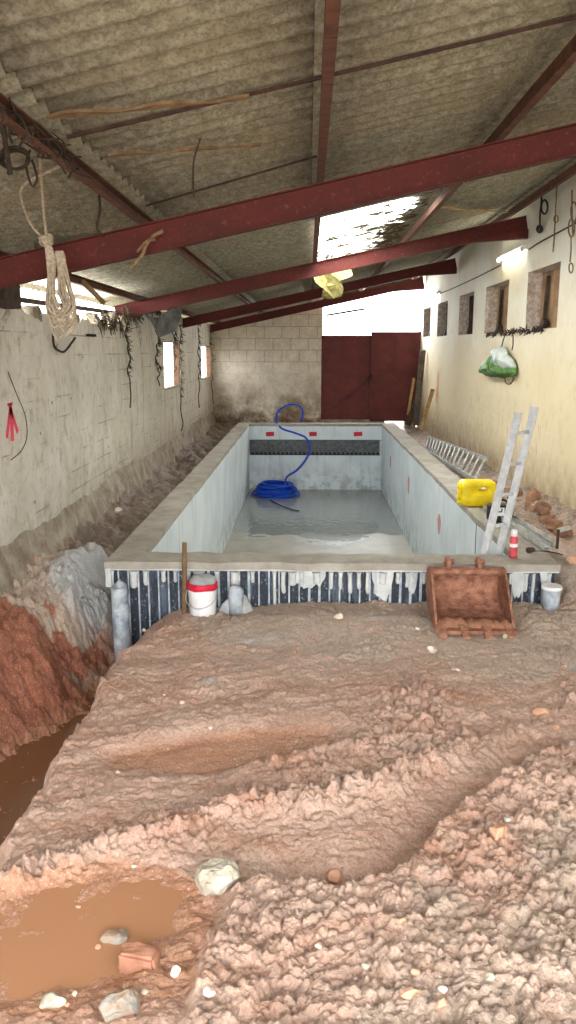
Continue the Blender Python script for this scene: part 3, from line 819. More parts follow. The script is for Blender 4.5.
slab(XL - .16, XR + .19, YB, YB + .18, ZF - .1, ZC - .06).build('pool_side', M['poolwall'], pool)
# coping ring with a rough cast skirt at the front
def coping():
    b = MB(); z0, z1 = ZC - .06, ZC
    o = [(OL, OF), (OR, OF), (OR, OB), (OL, OB)]; i = [(XL, YF), (XR, YF), (XR, YB), (XL, YB)]
    for k in range(4):
        a, c = o[k], o[(k+1) % 4]; d, e = i[k], i[(k+1) % 4]
        n = 40
        for q in range(n):
            t0, t1 = q / n, (q + 1) / n
            L = lambda p, r, t: (p[0] + (r[0]-p[0]) * t, p[1] + (r[1]-p[1]) * t)
            A0, A1, B0, B1 = L(a, c, t0), L(a, c, t1), L(d, e, t0), L(d, e, t1)
            for z, fl in ((z1, 0), (z0, 1)):
                b.add([(*A0, z), (*A1, z), (*B1, z), (*B0, z)], [(0, 1, 2, 3)])
            b.add([(*A0, z0), (*A1, z0), (*A1, z1), (*A0, z1)], [(0, 1, 2, 3)])
            b.add([(*B0, z0), (*B1, z0), (*B1, z1), (*B0, z1)], [(0, 1, 2, 3)])
    bmesh.ops.remove_doubles(b.bm, verts=b.bm.verts, dist=.001)
    b.rough(.012, 5, 3)
    return b
coping().build('coping', M['coping'], pool)
# outside: black panels with vertical ribs
b = MB(); b.box(((OL + OR)/2 + .0, OF + .075, -.4), (OR - OL - .06, .05, 1.5)); b.box((OL + .07, 8.5, -.4), (.05, 4.35, 1.5)); b.box((OR - .07, 8.5, -.4), (.05, 4.35, 1.5))
pan = b.build('outer_panel', M['outer'], pool)
b = MB(); x = OL + .1
while x < OR - .05:
    b.box((x, OF + .045, -.4), (.012 if int(x * 50) % 2 else .02, .03, 1.46)); x += .083
b.build('panel_rib', M['pipe_grey'], pan)['kind'] = 'stuff'
# cement drips below the coping
random.seed(21)
b = MB(); x = OL + .05; k = 0
b.box(((OL + OR)/2, OF + .035, ZC - .066), (OR - OL - .02, .05, .014))
while x < OR - .06:
    L = random.choice((.10, .13, .15, .16, .19)) if random.random() < .85 else .30
    w = random.uniform(.013, .019)
    if random.random() < .12: w *= 2.2; L *= .8
    pr = [(x, OF + .03, ZC - .08), (x + random.uniform(-.004, .004), OF + .032, ZC - .08 - L * .6), (x + random.uniform(-.006, .006), OF + .036, ZC - .08 - L)]
    b.tube(spline(pr, 4), [w * q for q in (1.35, 1.1, 1, 1, 1.05, 1.1, 1.05, .95, .35)], 8)
    x += (.098 if x < -.4 else .074) + random.choice((0, 0, .0, .05, .08, -.012))
# broad splashes towards the right
for cx, cw, ch in ((.02, .13, .16), (.62, .08, .28), (1.72, .05, .26), (.86, .04, .2), (1.95, .05, .16)):
    ring = []
    for q in range(14):
        a = PI + PI * q / 13; ring.append((cx + cw * math.cos(a) * (1 + .15 * random.random()), OF + .028, ZC - .08 + ch * math.sin(a) * (1 - .3 * random.random())))
    ring += [(cx + cw, OF + .028, ZC - .05), (cx - cw, OF + .028, ZC - .05)]
    b.prism(ring, (0, .02, 0))
b.build('cement_drips', M['drip'], pool)
# left corner lip, a short moulded block under the coping
b = MB(); b.box((OL + .012, OF + .14, ZC - .10), (.03, .26, .12)); b.box((OL + .03, OF + .02, ZC - .14), (.045, .05, .16)); b.rough(.015, 9, 2)
b.build('corner_lip', M['drip'], pool)
# dark ribbed band on the far wall
b = MB(); z1 = aty(300, 440, YB).z; z0 = aty(300, 455, YB).z
b.box(((XL + XR)/2 - .02, YB - .012, (z0+z1)/2), (XR - XL - .06, .03, z1 - z0))
b.box(((XL + XR)/2, YB - .035, z1), (XR - XL - .06, .03, .02))
rb_ = b.build('ribbed_band', M['ribband'], pool)
b = MB()
for k in range(30): b.box((XL + .08 + k * .102, YB - .03, z0 + .045), (.06, .012, .045))
b.box(((XL + XR)/2, YB - .03, z0 + .01), (XR - XL - .08, .012, .02))
b.build('slot_row', M['black'], rb_)
# red markings
for px_, w in ((270, .19), (313, .18), (358, .2)):
    c = aty(px_, 434, YB - .004); b = MB(); b.box(c, (w, .006, .10), (0, random.uniform(-.05, .05), 0)); b.build('red_patch', M['red_paint'], pool)
for (u, v, h) in ((390.5, 462, .13), (408.5, 485, .16), (439, 524, .14)):
    c = atx(u, v, XR - .003); b = MB()
    ring = [(XR - .001, c.y + .11 * math.cos(a) * (1 + .12 * math.sin(3*a)), c.z + h * math.sin(a)) for a in [k * PI / 8 for k in range(16)]]
    b.prism(ring, (-.004, 0, 0)); o = b.build('red_patch', simple('washed_red', srgb(202, 120, 126), srgb(206, 160, 164), .7, 14), pool)
b = MB(); c = atx(476, 538, XR); b.box((XR - .002, c.y, -.2), (.006, .012, 1.1)); b.build('panel_joint', M['ribband'], pool)
b = MB()
# water film at the deep end
def blob(cx, cy, rx, ry, z, n=60, sd=1, amp=.12):
    b = MB(); vs = [(cx + rx * math.cos(a) * (1 + amp * math.sin(3*a + sd) + amp * .5 * math.sin(7*a + sd * 2)), cy + ry * math.sin(a) * (1 + amp * math.sin(2*a - sd)), z) for a in [2*PI*k/n for k in range(n)]]
    b.add(vs, [tuple(range(n))]); return b
def mat_film():
    t = NT('rain_water_film'); n = t.noise(t.pos((1, .6, 1)), 7, 3, .5)
    t.b.inputs['Transmission Weight'].default_value = .9; t.b.inputs['IOR'].default_value = 1.33
    return t.out((.92, .95, .94, 1), .10, t.bump(n, .5, .015))
b = MB(); n = 24; vs = [(XL + .02 + (XR - XL - .04) * i / n, 14.1 + .10 * math.sin(i * .7) + .07 * math.sin(i * 1.9), ZF + .006) for i in range(n + 1)]
vs += [(XR - .02, YB - .02, ZF + .006), (XL + .02, YB - .02, ZF + .006)]
b.add(vs, [tuple(range(len(vs)))])
tag(b.build('water', mat_film()), 'thin film of rain water on the far part of the pool floor', 'water', kind='stuff')
tag(blob(-1.75, 4.4, .75, 2.75, -.615, amp=.06).build('water', M['trenchwater']), 'brown muddy water lying in the trench on the left', 'water', kind='stuff')
tag(blob(-.84, 2.60, .46, .44, -.0235).build('water', M['mudwater']), 'smooth orange puddle in the near left corner', 'water', kind='stuff')

# ------------------------------------------------------------------ blue pipe
b = MB(); random.seed(5)
cx, cy = -.74, 18.12; pts = []
turns = 11
a_ = lambda i: 2 * PI * i / 36
for i in range(turns * 36):
    t = i / 36; lay = t % 3.6
    r = .53 - .045 * (int(t * 1.0) % 4) - .012 * t + .02 * math.sin(a_(i) * 2 + t * 2)
    z = ZF + .03 + .022 * t + .022 * math.sin(i * .11 + t) 
    a = 2 * PI * t - .6
    pts.append(Vector((cx + r * math.cos(a), cy + .92 * r * math.sin(a), z)))
b.tube(pts, .024, 8)
hp = [pts[-1], aty(287, 477, 18.3), aty(297, 470, 18.45), aty(306, 459, 18.6), aty(310, 448, 18.7), aty(306, 438, 18.76), aty(295, 433, 18.8), aty(282, 428.5, 18.83), aty(276.5, 421, 18.98), aty(278, 411.5, 19.1),
      aty(287, 405.5, 19.15), aty(296, 404.5, 19.2), aty(302, 408.5, 19.25), aty(302.5, 416, 19.3), aty(300, 424, 19.35)]
b.tube(spline(hp, 8), .024, 8)
tag(b.build('pipe_coil', M['blue']), 'bright blue flexible pipe coiled on the pool floor and looped over the far edge', 'pipe')
c = aty(301, 424, 19.35)
b = MB(); b.tube(spline([atz(270, 500, ZF + .03), atz(280, 505, ZF + .02), atz(290, 509, ZF + .02), atz(299, 511, ZF + .02)], 5), .012, 6)
tag(b.build('cord', M['black']), 'short dark cord lying on the wet pool floor in front of the blue coil', 'cord')

# ------------------------------------------------------------------ standing ladder
L = empty('ladder', (1.2, 6.8, ZF), 'silver aluminium ladder standing up out of the front right corner of the pool', 'ladder', 'aluminium ladders')
r1a, r2a = Vector((1.525, 6.72, .40)), Vector((1.69, 6.86, .40))
lean = Vector((.215, .10, 1.0))
def rail(p, zb, zt): return p + lean * (zb - .4), p + lean * (zt - .4)
out = (r2a - r1a).normalized(); nrm = lean.normalized().cross(out).normalized()
for p, zt in ((r1a, 1.58), (r2a, 1.62)):
    a, c = rail(p, ZF + .01, zt); b = MB(); b.bar(a, c, .068, .026, up=out.cross(lean).cross(lean) * 0 + out)
    o = b.build('rail', M['alu'], L, bevel=.004)
zz = -.98
while zz < 1.5:
    a, c = r1a + lean * (zz - .4), r2a + lean * (zz - .4)
    b = MB(); b.tube([a - out * .012, c + out * .012], .016, 10); b.build('rung', M['alu'], L); zz += .265

# lying ladder against the right wall
L2 = empty('ladder', (2.6, 14.5, .2), 'dull metal ladder lying on its side along the foot of the right wall', 'ladder', 'aluminium ladders')
ta, tb = atx(487, 459, 2.74), atx(428, 437, 2.78)
ba, bb_ = atx(475, 480, 2.42), atx(425, 450, 2.44)
print('ladder2', ta, tb, ba, bb_)
for p, q in ((ta, tb), (ba, bb_)):
    b = MB(); b.bar(p, q, .026, .06); b.build('rail', M['alu_dull'], L2)
n = 15
for i in range(n):
    t = (i + .15) / (n - .6); b = MB(); b.tube([ta.lerp(tb, t), ba.lerp(bb_, t)], .02, 8); b.build('rung', M['alu_dull'], L2)

# ------------------------------------------------------------------ excavator bucket
M['mud'] = simple('caked_brown_mud', srgb(172, 124, 98), srgb(130, 88, 66), .9, 16, 0, .8, .01, fine=40)
def bucket():
    B = empty('excavator_bucket', (1.25, 5.9, .02), 'rusty toothed excavator bucket leaning against the front of the pool', 'digger bucket')
    x0, x1 = .965, 1.535
    pr = [(5.68, .05), (5.90, .06), (6.06, .085), (6.18, .14), (6.235, .20), (6.235, .30), (6.20, .375), (6.14, .425), (6.06, .43), (6.0, .40)]
    inn = [(5.68, .068), (5.90, .078), (6.052, .103), (6.165, .152), (6.215, .205), (6.215, .295), (6.185, .36), (6.13, .405), (6.065, .41), (6.015, .385)]
    b = MB(); n = len(pr)
    for i in range(n - 1):
        a, c, d, e = pr[i], pr[i+1], inn[i+1], inn[i]
        b.prism([(x0, *a), (x0, *c), (x0, *d), (x0, *e)], (x1 - x0, 0, 0))
    bmesh.ops.remove_doubles(b.bm, verts=b.bm.verts, dist=.0005)
    b.build('shell', M['rust'], B)
    for x in (x0 - .009, x1 - .009):
        b = MB(); poly = [(x, y, z) for y, z in pr] + [(x, 5.90, .30), (x, 5.74, .14)]
        b.prism(poly, (.018, 0, 0)); b.build('side_plate', M['rust'], B)
    b = MB(); b.tube([(x0, 6.02, .415), (x1, 6.02, .415)], .026, 12); b.build('lip_bar', M['rust'], B)
    b = MB(); b.box(((x0+x1)/2, 5.665, .058), (x1 - x0 + .03, .05, .026), (.12, 0, 0)); b.build('cutting_edge', M['rust'], B)
    b = MB(); n = 60; pr3 = [(5.70, .065), (5.72, .10), (5.78, .115), (5.86, .10), (5.93, .08)]; rows = []
    for i in range(n + 1):
        x = x0 + .02 + (x1 - x0 - .04) * i / n; q = float(fbm(np.array([x * 14.]), np.array([1.5]), 4, 3)[0]); q2 = float(fbm(np.array([x * 40.]), np.array([4.5]), 3, 9)[0])
        rows.append([b.bm.verts.new((x, y + .03 * (q - .5), .068 + (z - .068) * (.3 + 1.4 * q) + .03 * (q2 - .5) * (0 < k < 4))) for k, (y, z) in enumerate(pr3)])
    for A_, B_ in zip(rows, rows[1:]):
        for k in range(4): b.bm.faces.new((A_[k], A_[k+1], B_[k+1], B_[k])).smooth = True
    b.build('caked_mud', M['mud'], B)
    for k in range(4):
        x = x0 + .035 + k * (x1 - x0 - .07) / 3; b = MB()
        b.prism([(x - .034, 5.72, .10), (x + .034, 5.72, .10), (x + .026, 5.585, .045), (x - .026, 5.585, .045)], (0, -.008, -.035)); b.rough(.014, 20, k)
        b.build('tooth', M['rust'], B)
    for x in (x0 + .12, x1 - .21):
        b = MB(); b.prism([(x, 6.03, .42), (x, 6.15, .42), (x, 6.15, .49), (x, 6.11, .515), (x, 6.05, .49)], (.03, 0, 0))
        b.tube([(x - .012, 6.10, .475), (x + .06, 6.10, .475)], .022, 10); b.build('ear', M['rust'], B)
bucket()

# ------------------------------------------------------------------ stuff on the right hand coping
J = empty('jerrycan', (1.87, 8.82, ZC), 'bright yellow plastic jerrycan lying on the right hand coping', 'jerrycan')
def rbox(c, s, bev, name, m, par, taper=0):
    b = MB(); b.box(c, s)
    if taper:
        for v in b.bm.verts:
            if v.co.z > c[2]: v.co.x = c[0] + (v.co.x - c[0]) * (1 - taper)
    bmesh.ops.bevel(b.bm, geom=b.bm.edges[:], offset=bev, segments=4, profile=.5, affect='EDGES')
    return b.build(name, m, par, smooth=True)
# body: ring around a grip opening
b = MB()
outer = []; hole_ = []
cx, cz = 1.885, ZC + .145
def sq(a, hx, hz, p=.35):
    c, s_ = math.cos(a), math.sin(a); return (hx * math.copysign(abs(c) ** p, c), hz * math.copysign(abs(s_) ** p, s_))
NN = 48
rings = []
for (dy, k, isin) in ((-.115, .93, 0), (-.125, .80, 0), (.115, .93, 0), (.125, .80, 0)): pass
prof = [(-.128, .0, 1), (-.128, .86, 0), (-.112, .96, 0), (-.08, 1., 0), (.08, 1., 0), (.112, .96, 0), (.128, .86, 0), (.128, .0, 1)]
for dy, k, isin in prof:
    ring = []
    for q in range(NN):
        a = 2*PI*q/NN
        if isin: hx, hz = .055 * math.cos(a) , .025 * math.sin(a); X, Z = cx + .045 + hx, cz + .055 + hz
        else: hx, hz = sq(a, .20 * k + .0, .142 * k); X, Z = cx + hx, cz + hz
        ring.append(b.bm.verts.new((X, 8.82 + dy, Z)))
    rings.append(ring)
for A_, B_ in zip(rings, rings[1:] + rings[:1]):
    for q in range(NN):
        f = b.bm.faces.new((A_[q], A_[(q+1) % NN], B_[(q+1) % NN], B_[q])); f.smooth = True
b.build('body', M['yellow'], J)
for k in range(4):
    b = MB(); z = ZC + .05 + k * .062; b.lathe([(.02, 0), (.032, .004), (.032, .03), (.022, .04)], (cx - .19, 8.76, z), 14, M=Euler((0, -PI/2, 0)).to_matrix()) 
    b.build('ridge_knob', M['yellow'], J)
b = MB(); b.box((cx - .02, 8.690, ZC + .09), (.22, .006, .012)); b.box((cx - .02, 8.690, ZC + .13), (.22, .006, .012)); b.build('moulded_rib', M['yellow'], J, bevel=.002)

K = empty('toolbox', (1.95, 8.0, ZC), 'small black container with a white label, standing on the coping behind the ladder', 'container')
rbox((1.95, 8.0, ZC + .085), (.24, .17, .17), .02, 'body', M['black'], K)
b = MB(); b.box((1.93, 7.912, ZC + .11), (.085, .004, .085)); lb = b.build('label_patch', M['label'], K)
b = MB(); b.box((1.93, 7.909, ZC + .11), (.04, .003, .012)); b.box((1.945, 7.909, ZC + .13), (.012, .003, .03)); b.build('label_print', M['black'], lb)
b = MB(); b.tube(spline([(1.90, 8.0, ZC + .16), (1.91, 8.0, ZC + .20), (1.96, 8.0, ZC + .215), (2.01, 8.0, ZC + .20), (2.02, 8.0, ZC + .16)], 5), .011, 8); b.build('handle', M['black'], K)

sc = atz(513, 557, ZC); S = empty('spray_can', sc, 'red and white spray can with white cap standing on the front right coping', 'spray can')
b = MB(); b.lathe([(.031, .0), (.033, .004), (.033, .165), (.030, .175), (.024, .185)], sc, 24); b.build('can', M['can_red'], S)
b = MB(); b.lathe([(.027, .180), (.027, .225), (.023, .235), (.01, .238)], sc, 20); b.build('cap', M['white_pl'], S)
b = MB(); b.lathe([(.0335, .09), (.0337, .093), (.0337, .118), (.0335, .12)], sc, 24); b.build('printed_band', M['label'], S)
b = MB(); b.lathe([(.0345, .0), (.035, .006), (.034, .012)], sc, 24); b.build('base_ring', M['red_paint'], S)

c0 = atz(530, 553, ZC); P_ = empty('plug_lead', c0, 'small dark electric plug with a thin cord lying near the spray can', 'plug')
b = MB(); b.lathe([(.006, -.045), (.014, -.04), (.024, -.015), (.026, .02), (.02, .03)], c0 + Vector((0, 0, .026)), 14, M=Euler((0, -PI/2, .3)).to_matrix()); b.build('plug', M['rust_dark'], P_)
b = MB(); b.tube(spline([c0 + Vector((.04, -.01, .02)), c0 + Vector((.12, .02, .012)), c0 + Vector((.20, -.02, .01)), c0 + Vector((.245, -.10, .012))], 6), .005, 6); b.build('cord', M['black'], P_)

# aluminium profiles lying beside the coping
for k, (lab, dx) in enumerate((('long aluminium profile lying on the right coping, inner one', 0), ('long aluminium profile lying along the outer edge of the right coping', .09))):
    a, c = Vector((1.93 + dx, 8.55, ZC + .035)), Vector((2.06 + dx * 1.3, 6.75 + .1 * k, ZC + .035))
    if k: a.z = c.z = ZC + .03
    b = MB(); 
    d = (c - a).normalized(); s = d.cross(Vector((0, 0, 1)))
    b.bar(a - s * .028, c - s * .028, .008, .05); b.bar(a + s * .028, c + s * .028, .008, .05); b.bar(a + Vector((0, 0, -.022)), c + Vector((0, 0, -.022)), .064, .006); b.bar(a + Vector((0,0,.0)), c + Vector((0,0,.0)), .05, .006)
    tag(b.build('metal_profile', M['alu_dull']), lab, 'metal profile', 'profiles on the right coping')
c = Vector((2.17, 6.80, ZC + .0)); C_ = empty('clamp', c, 'dark metal clamp at the near end of the aluminium profiles', 'clamp')
b = MB(); b.bar(c + Vector((-.02, -.05, .03)), c + Vector((.03, .10, .15)), .025, .025); b.build('jaw', M['rust_dark'], C_); b = MB(); b.bar(c + Vector((.03, .10, .15)), c + Vector((.14, .14, .17)), .04, .03); b.build('arm', M['alu_dull'], C_)

# timber leaning near the gate
def plank(a, c, w, t, m, lab):
    b = MB(); b.bar(a, c, w, t, up=(0, 1, 0)); b.rough(.006, 4); return tag(b.build('plank', m, bevel=0), lab, 'plank', 'planks leaning beside the gate')
plank(aty(408, 415, 20.6), aty(414, 378, 20.9), .07, .03, M['wood_light'], 'short pale plank leaning in front of the maroon gate')
plank(Vector((2.62, 18.6, .3)), atx(433, 389, 2.84), .09, .03, M['wood_light'], 'long pale plank leaning against the right wall by the gate')
plank(Vector((2.70, 20.2, .25)), atx(423, 350, 2.82), .14, .04, M['wood_grey'], 'tall weathered grey board upright beside the gate')
plank(Vector((2.50, 20.2, .25)), aty(419, 395, 20.7), .16, .04, M['wood_dark'], 'short dark board leaning between gate and right wall')

# ------------------------------------------------------------------ things at the front of the pool
def seat(x, y, d=.0): return gz(x, y) - d
b = MB(); z = seat(-1.0, 6.2, .04); b.tube([(-1.0, 6.19, z), (-.993, 6.2, z + .3), (-.985, 6.215, .585)], [.021, .020, .018], 8); b.rough(.006, 12)
tag(b.build('wooden_stake', M['wood_mid']), 'brown wooden stake standing upright against the pool front', 'stake')

bx, by = -.845, 6.19; z = seat(bx, by, .03); W = empty('plastic_bucket', (bx, by, z), 'white plastic bucket with a red band, beside the wooden stake', 'bucket')
b = MB(); b.lathe([(.095, 0), (.105, .01), (.118, .27), (.118, .285), (.108, .285), (.095, .03), (.0, .03)], (bx, by, z), 28); b.build('body', M['white_pl'], W)
b = MB(); b.lathe([(.119, .235), (.124, .238), (.125, .285), (.119, .292), (.112, .29)], (bx, by, z), 28); b.rough(.01, 14, 3); b.build('rim', M['red_paint'], W)
b = MB(); b.lathe([(.116, .285), (.112, .31), (.085, .335), (.04, .345)], (bx, by, z), 20); b.rough(.02, 11, 5); b.build('mortar_fill', M['mortar'], W)
def hand(c, r, zt): pass
b = MB(); b.tube(spline([(bx - .115, by - .02, z + .25), (bx - .12, by - .09, z + .15), (bx - .02, by - .13, z + .10), (bx + .1, by - .10, z + .15), (bx + .115, by - .02, z + .25)], 6), .003, 6); b.build('handle', M['alu_dull'], W)

px_, py_ = -.575, 6.20; z = seat(px_, py_, .02); Pp = empty('pipe_stub', (px_, py_, z), 'short grey pipe stub set in pale mortar at the pool front', 'pipe')
b = MB(); b.lathe([(.062, 0), (.062, .21), (.058, .225), (.03, .25), (.01, .255)], (px_, py_, z), 20); b.rough(.008, 10); b.build('pipe', M['pipe_grey'], Pp)
b = MB(); b.lathe([(.165, -.02), (.145, .04), (.115, .09), (.085, .13), (.05, .15)], (px_, py_ + .05, z), 20); 
for v in b.bm.verts: v.co.y = py_ + .035 + (v.co.y - py_ - .05) * .45
b.rough(.03, 9, 2); b.build('mortar_collar', M['mortar'], Pp)

b = MB(); b.tube([(-1.515, 6.2, -.62), (-1.52, 6.2, -.2), (-1.525, 6.2, .22)], [.072, .07, .066], 16); b.tube([(-1.55, 6.2, .215), (-1.51, 6.19, .25), (-1.47, 6.2, .225)], [.03, .04, .02], 8); b.rough(.01, 8)
tag(b.build('vertical_pipe', M['pipe_grey']), 'grey cement smeared pipe standing at the left front corner of the pool', 'pipe')

bx, by = 1.945, 6.17; z = seat(bx, by, .01); W = empty('tub', (bx, by, z), 'small pale plastic tub by the right front corner of the pool', 'tub')
b = MB(); b.lathe([(.060, 0), (.066, .01), (.074, .18), (.074, .188), (.066, .188), (.056, .02), (0, .02)], (bx, by, z), 24); b.build('body', M['pipe_grey'], W)
b = MB(); b.lathe([(.074, .165), (.080, .168), (.080, .192), (.074, .196), (.068, .19)], (bx, by, z), 24); b.build('rim', M['white_pl'], W)

# ------------------------------------------------------------------ stones
def stone(name, u, v, sx, sy, sz, m, lab, cat, grp, seed, rz=0, sink=.3, boxy=False, zg=0, rx=0):
    p = atz(u, v, zg + sz * .3); g = gz(p.x, p.y); p = atz(u, v, g + sz * .3)
    b = MB(); r = random.Random(seed)
    if boxy:
        b.box((0, 0, 0), (sx, sy, sz)); bmesh.ops.bevel(b.bm, geom=b.bm.edges[:], offset=min(sx, sy, sz) * .12, segments=2, affect='EDGES')
        bmesh.ops.subdivide_edges(b.bm, edges=b.bm.edges[:], cuts=2, use_grid_fill=True); b.rough(.012, 22, seed)
    else:
        bmesh.ops.create_icosphere(b.bm, subdivisions=4, radius=1)
        planes = [Vector((r.gauss(0, 1), r.gauss(0, 1), r.gauss(0, 1))).normalized() for _ in range(11)]
        ds = [r.uniform(.62, .88) for _ in planes]
        for vv in b.bm.verts:
            for n_, d_ in zip(planes, ds):
                e = vv.co.dot(n_) - d_
                if e > 0: vv.co -= n_ * e
        for vv in b.bm.verts: vv.co = Vector((vv.co.x * sx * .58, vv.co.y * sy * .58, vv.co.z * sz * .62))
        b.rough(.10 * min(sx, sy, sz), 22, seed); b.rough(.05 * min(sx, sy, sz), 60, seed)
    bmesh.ops.rotate(b.bm, verts=b.bm.verts, cent=(0, 0, 0), matrix=Euler((rx, 0, rz)).to_matrix())
    bmesh.ops.translate(b.bm, verts=b.bm.verts, vec=(p.x, p.y, g + sz * (.5 - sink)))
    return tag(b.build(name, m, smooth=False), lab, cat, grp)
G = 'loose stones on the clay'
stone('rock', 219, 877, .165, .15, .12, M['stone'], 'largest pale grey angular rock, right of the orange puddle', 'rock', G, 3, .4)
stone('rock', 116, 937, .10, .06, .06, M['stone_b'], 'small grey stone behind the broken brick at the puddle edge', 'rock', G, 5, .3)
stone('brick', 139, 958, .135, .075, .075, M['brick'], 'broken reddish brick lying between two grey stones', 'brick', None, 6, -.08, .25, True)
stone('rock', 119, 1003, .13, .11, .09, M['stone_b'], 'rounded grey brown rock below the broken brick', 'rock', G, 12, 1.0)
stone('rock', 52, 1000, .08, .05, .045, M['stone'], 'flat grey stone in the bottom left corner', 'rock', G, 14, .1)
stone('rock', 175, 971, .036, .03, .035, M['stone_pale'], 'little white stone right of the broken brick', 'rock', G, 15)
stone('rock', 498, 832, .085, .06, .06, M['stone_or'], 'orange stone on the brow of the right hand clay heap', 'rock', G, 18, .6, .2)
stone('rock', 335, 878, .07, .055, .06, M['stone_or'], 'pinkish clay lump in the middle of the rubbed track', 'rock', G, 19, 0, .2)
stone('rock', 412, 992, .07, .035, .03, M['stone_or'], 'flat orange stone near the bottom edge, right of centre', 'rock', G, 20, .1)
stone('rock', 441, 1003, .035, .03, .03, M['stone_or'], 'small orange stone at the bottom, right beside a flatter one', 'rock', G, 21)
stone('rock', 432, 649, .075, .05, .045, M['stone_pale'], 'whitish stone just below the left corner of the rusty bucket', 'rock', G, 22, .2)
stone('rock', 457, 670, .065, .04, .03, M['stone_pale'], 'pale pink stone below the middle of the rusty bucket', 'rock', G, 23)
stone('rock', 506, 636, .05, .035, .03, M['stone'], 'grey stone under the right teeth of the rusty bucket', 'rock', G, 24)
stone('rock', 339, 616, .07, .05, .045, M['stone_pale'], 'pale lump on the soil before the middle of the pool front', 'rock', G, 25)
stone('rock', 417, 628, .03, .03, .025, M['stone_pale'], 'tiny pale stone left of the rusty bucket', 'rock', G, 26)
stone('rock', 541, 712, .09, .06, .05, M['stone_or'], 'reddish clay stone near the right edge below the bucket', 'rock', G, 27)
stone('rock', 573, 560, .10, .09, .08, M['stone_or'], 'orange clay lump at the right end of the aluminium profiles', 'rock', G, 28, .3, .2)
stone('rock', 118, 510, .1, .07, .06, M['stone_pale'], 'pale stone on the dirt strip left of the pool', 'rock', G, 29)
random.seed(77)
for k in range(34):     # small scattered stones
    u = random.uniform(60, 570); v = random.uniform(620, 1010)
    if v > 640 and u < 150 + (v - 640) * -.3: continue
    s = random.uniform(.018, .034)
    stone('small_stone', u, v, s, s * .8, s * .7, random.choice((M['stone_pale'], M['stone'], M['stone_or'])), 'small loose stone scattered on the churned clay', 'stone', 'small scattered stones', 100 + k)
# clods along the right wall foot
random.seed(9)
for k in range(11):
    y = 7.3 + k * .37 + random.uniform(-.1, .1); x = 2.62 + random.uniform(-.1, .12); s = random.uniform(.08, .14)
    b = MB(); bmesh.ops.create_icosphere(b.bm, subdivisions=3, radius=1)
    for vv in b.bm.verts: vv.co = Vector((vv.co.x * s * .7, vv.co.y * s, vv.co.z * s * .6))
    b.rough(.09, 9, k); bmesh.ops.translate(b.bm, verts=b.bm.verts, vec=(x, y, gz(x, y) + s * .22))
    tag(b.build('clay_clod', M['clodmat'] if 'clodmat' in M else M.setdefault('clodmat', simple('clay_clod', srgb(168, 124, 96), srgb(120, 92, 74), .95, 9, 0, .8, .02, fine=24)), smooth=True),
        'lump of brown clay heaped at the foot of the right wall', 'clod', 'clay lumps along the right wall')

# ------------------------------------------------------------------ rope hank and things hanging at the left
Yr = 5.12
Rp = empty('rope_hank', aty(48, 240, Yr), 'pale rope hank hanging from the rusty purlin in front of the nearest rafter', 'rope')
random.seed(4)
kn = aty(47, 241, Yr)
b = MB()
for k in range(20):
    du = random.uniform(-9, 13); dv = random.uniform(-22, 8); top = random.uniform(-1.5, 1.5)
    cxu = 60 + du * .35
    pts = [kn + Vector((top * .006, random.uniform(-.01, .01), 0)), aty(51 + top * 2.5, 262, Yr), aty(cxu - 7 - abs(du) * .3, 292, Yr + random.uniform(-.03, .05)), aty(cxu - 8 + du * .2, 315 + dv * .6, Yr + random.uniform(-.04, .05)),
           aty(cxu + du * .3, 331 + dv, Yr), aty(cxu + 9 + du * .2, 316 + dv * .6, Yr + random.uniform(-.05, .03)), aty(cxu + 4 + du * .25, 290, Yr + random.uniform(-.03, .03)), aty(61 + top * 2.5, 262, Yr), aty(59 + top * 2, 251, Yr)]
    b.tube(spline(pts, 7), .0085, 6)
b.build('coil', M['rope'], Rp)
b = MB()
for k in range(4):
    b.tube([kn + Vector((.035 * math.cos(a) - .005, .03 * math.sin(a), -.012 + .012 * k + .01 * math.sin(a * 2 + k))) for a in [2*PI*q/14 for q in range(14)]], .011, 6, closed=True)
b.build('knot', M['rope'], Rp)
b = MB(); top = Vector((-1.22, 4.05, roofz(-1.2) - .12))
pz = aty(38, 128, 4.6); pz2 = aty(24, 150, 4.7)
b.tube(spline([Vector((-1.22, 3.75, roofz(-1.2) - .07)), aty(38, 128, 4.1), aty(41, 175, 4.6), aty(44, 215, 4.95), kn], 8), .009, 7)
b.tube(spline([Vector((-1.24, 4.3, roofz(-1.2) - .07)), aty(24, 185, 4.6), aty(23, 205, 4.9), aty(32, 226, 5.05), aty(42, 237, Yr), kn], 8), .008, 7)
b.build('suspension_line', M['rope'], Rp)

# tangle of black cable, top left
b = MB(); random.seed(12)
def ringpts(u, v, ru, rv, Y, n=22, t=0): return [aty(u + ru * math.cos(a + t), v + rv * math.sin(a + t), Y + .04 * math.sin(a)) for a in [2*PI*k/n for k in range(n)]]
b.tube([p for k in range(3) for p in ringpts(14 + k, 158 + k, 15 - k, 11 - k, 4.0 + .03 * k)], .007, 6, closed=True)
tag(b.build('cable_loop', M['cord_dark']), 'black coiled cable loop dangling at the top left under the purlin', 'cable')
b = MB()
b.tube(spline([aty(2, 120, 3.7), aty(6, 148, 3.8), aty(10, 172, 3.9), aty(9, 172, 3.9)], 5), .012, 6); 
tag(b.build('hanging_cable', M['cord_dark']), 'short black cable hanging straight down behind the cable loop at the top left', 'cable')
b = MB()
b.tube(spline([aty(30, 150, 4.2), aty(26, 165, 4.2), aty(32, 186, 4.2), aty(37, 178, 4.2), aty(32, 160, 4.2)], 5), .006, 6)
tag(b.build('hanging_cable', M['cord_dark']), 'thin black wire bent up at its end, right of the top left cable loop', 'cable')
b = MB(); random.seed(31)
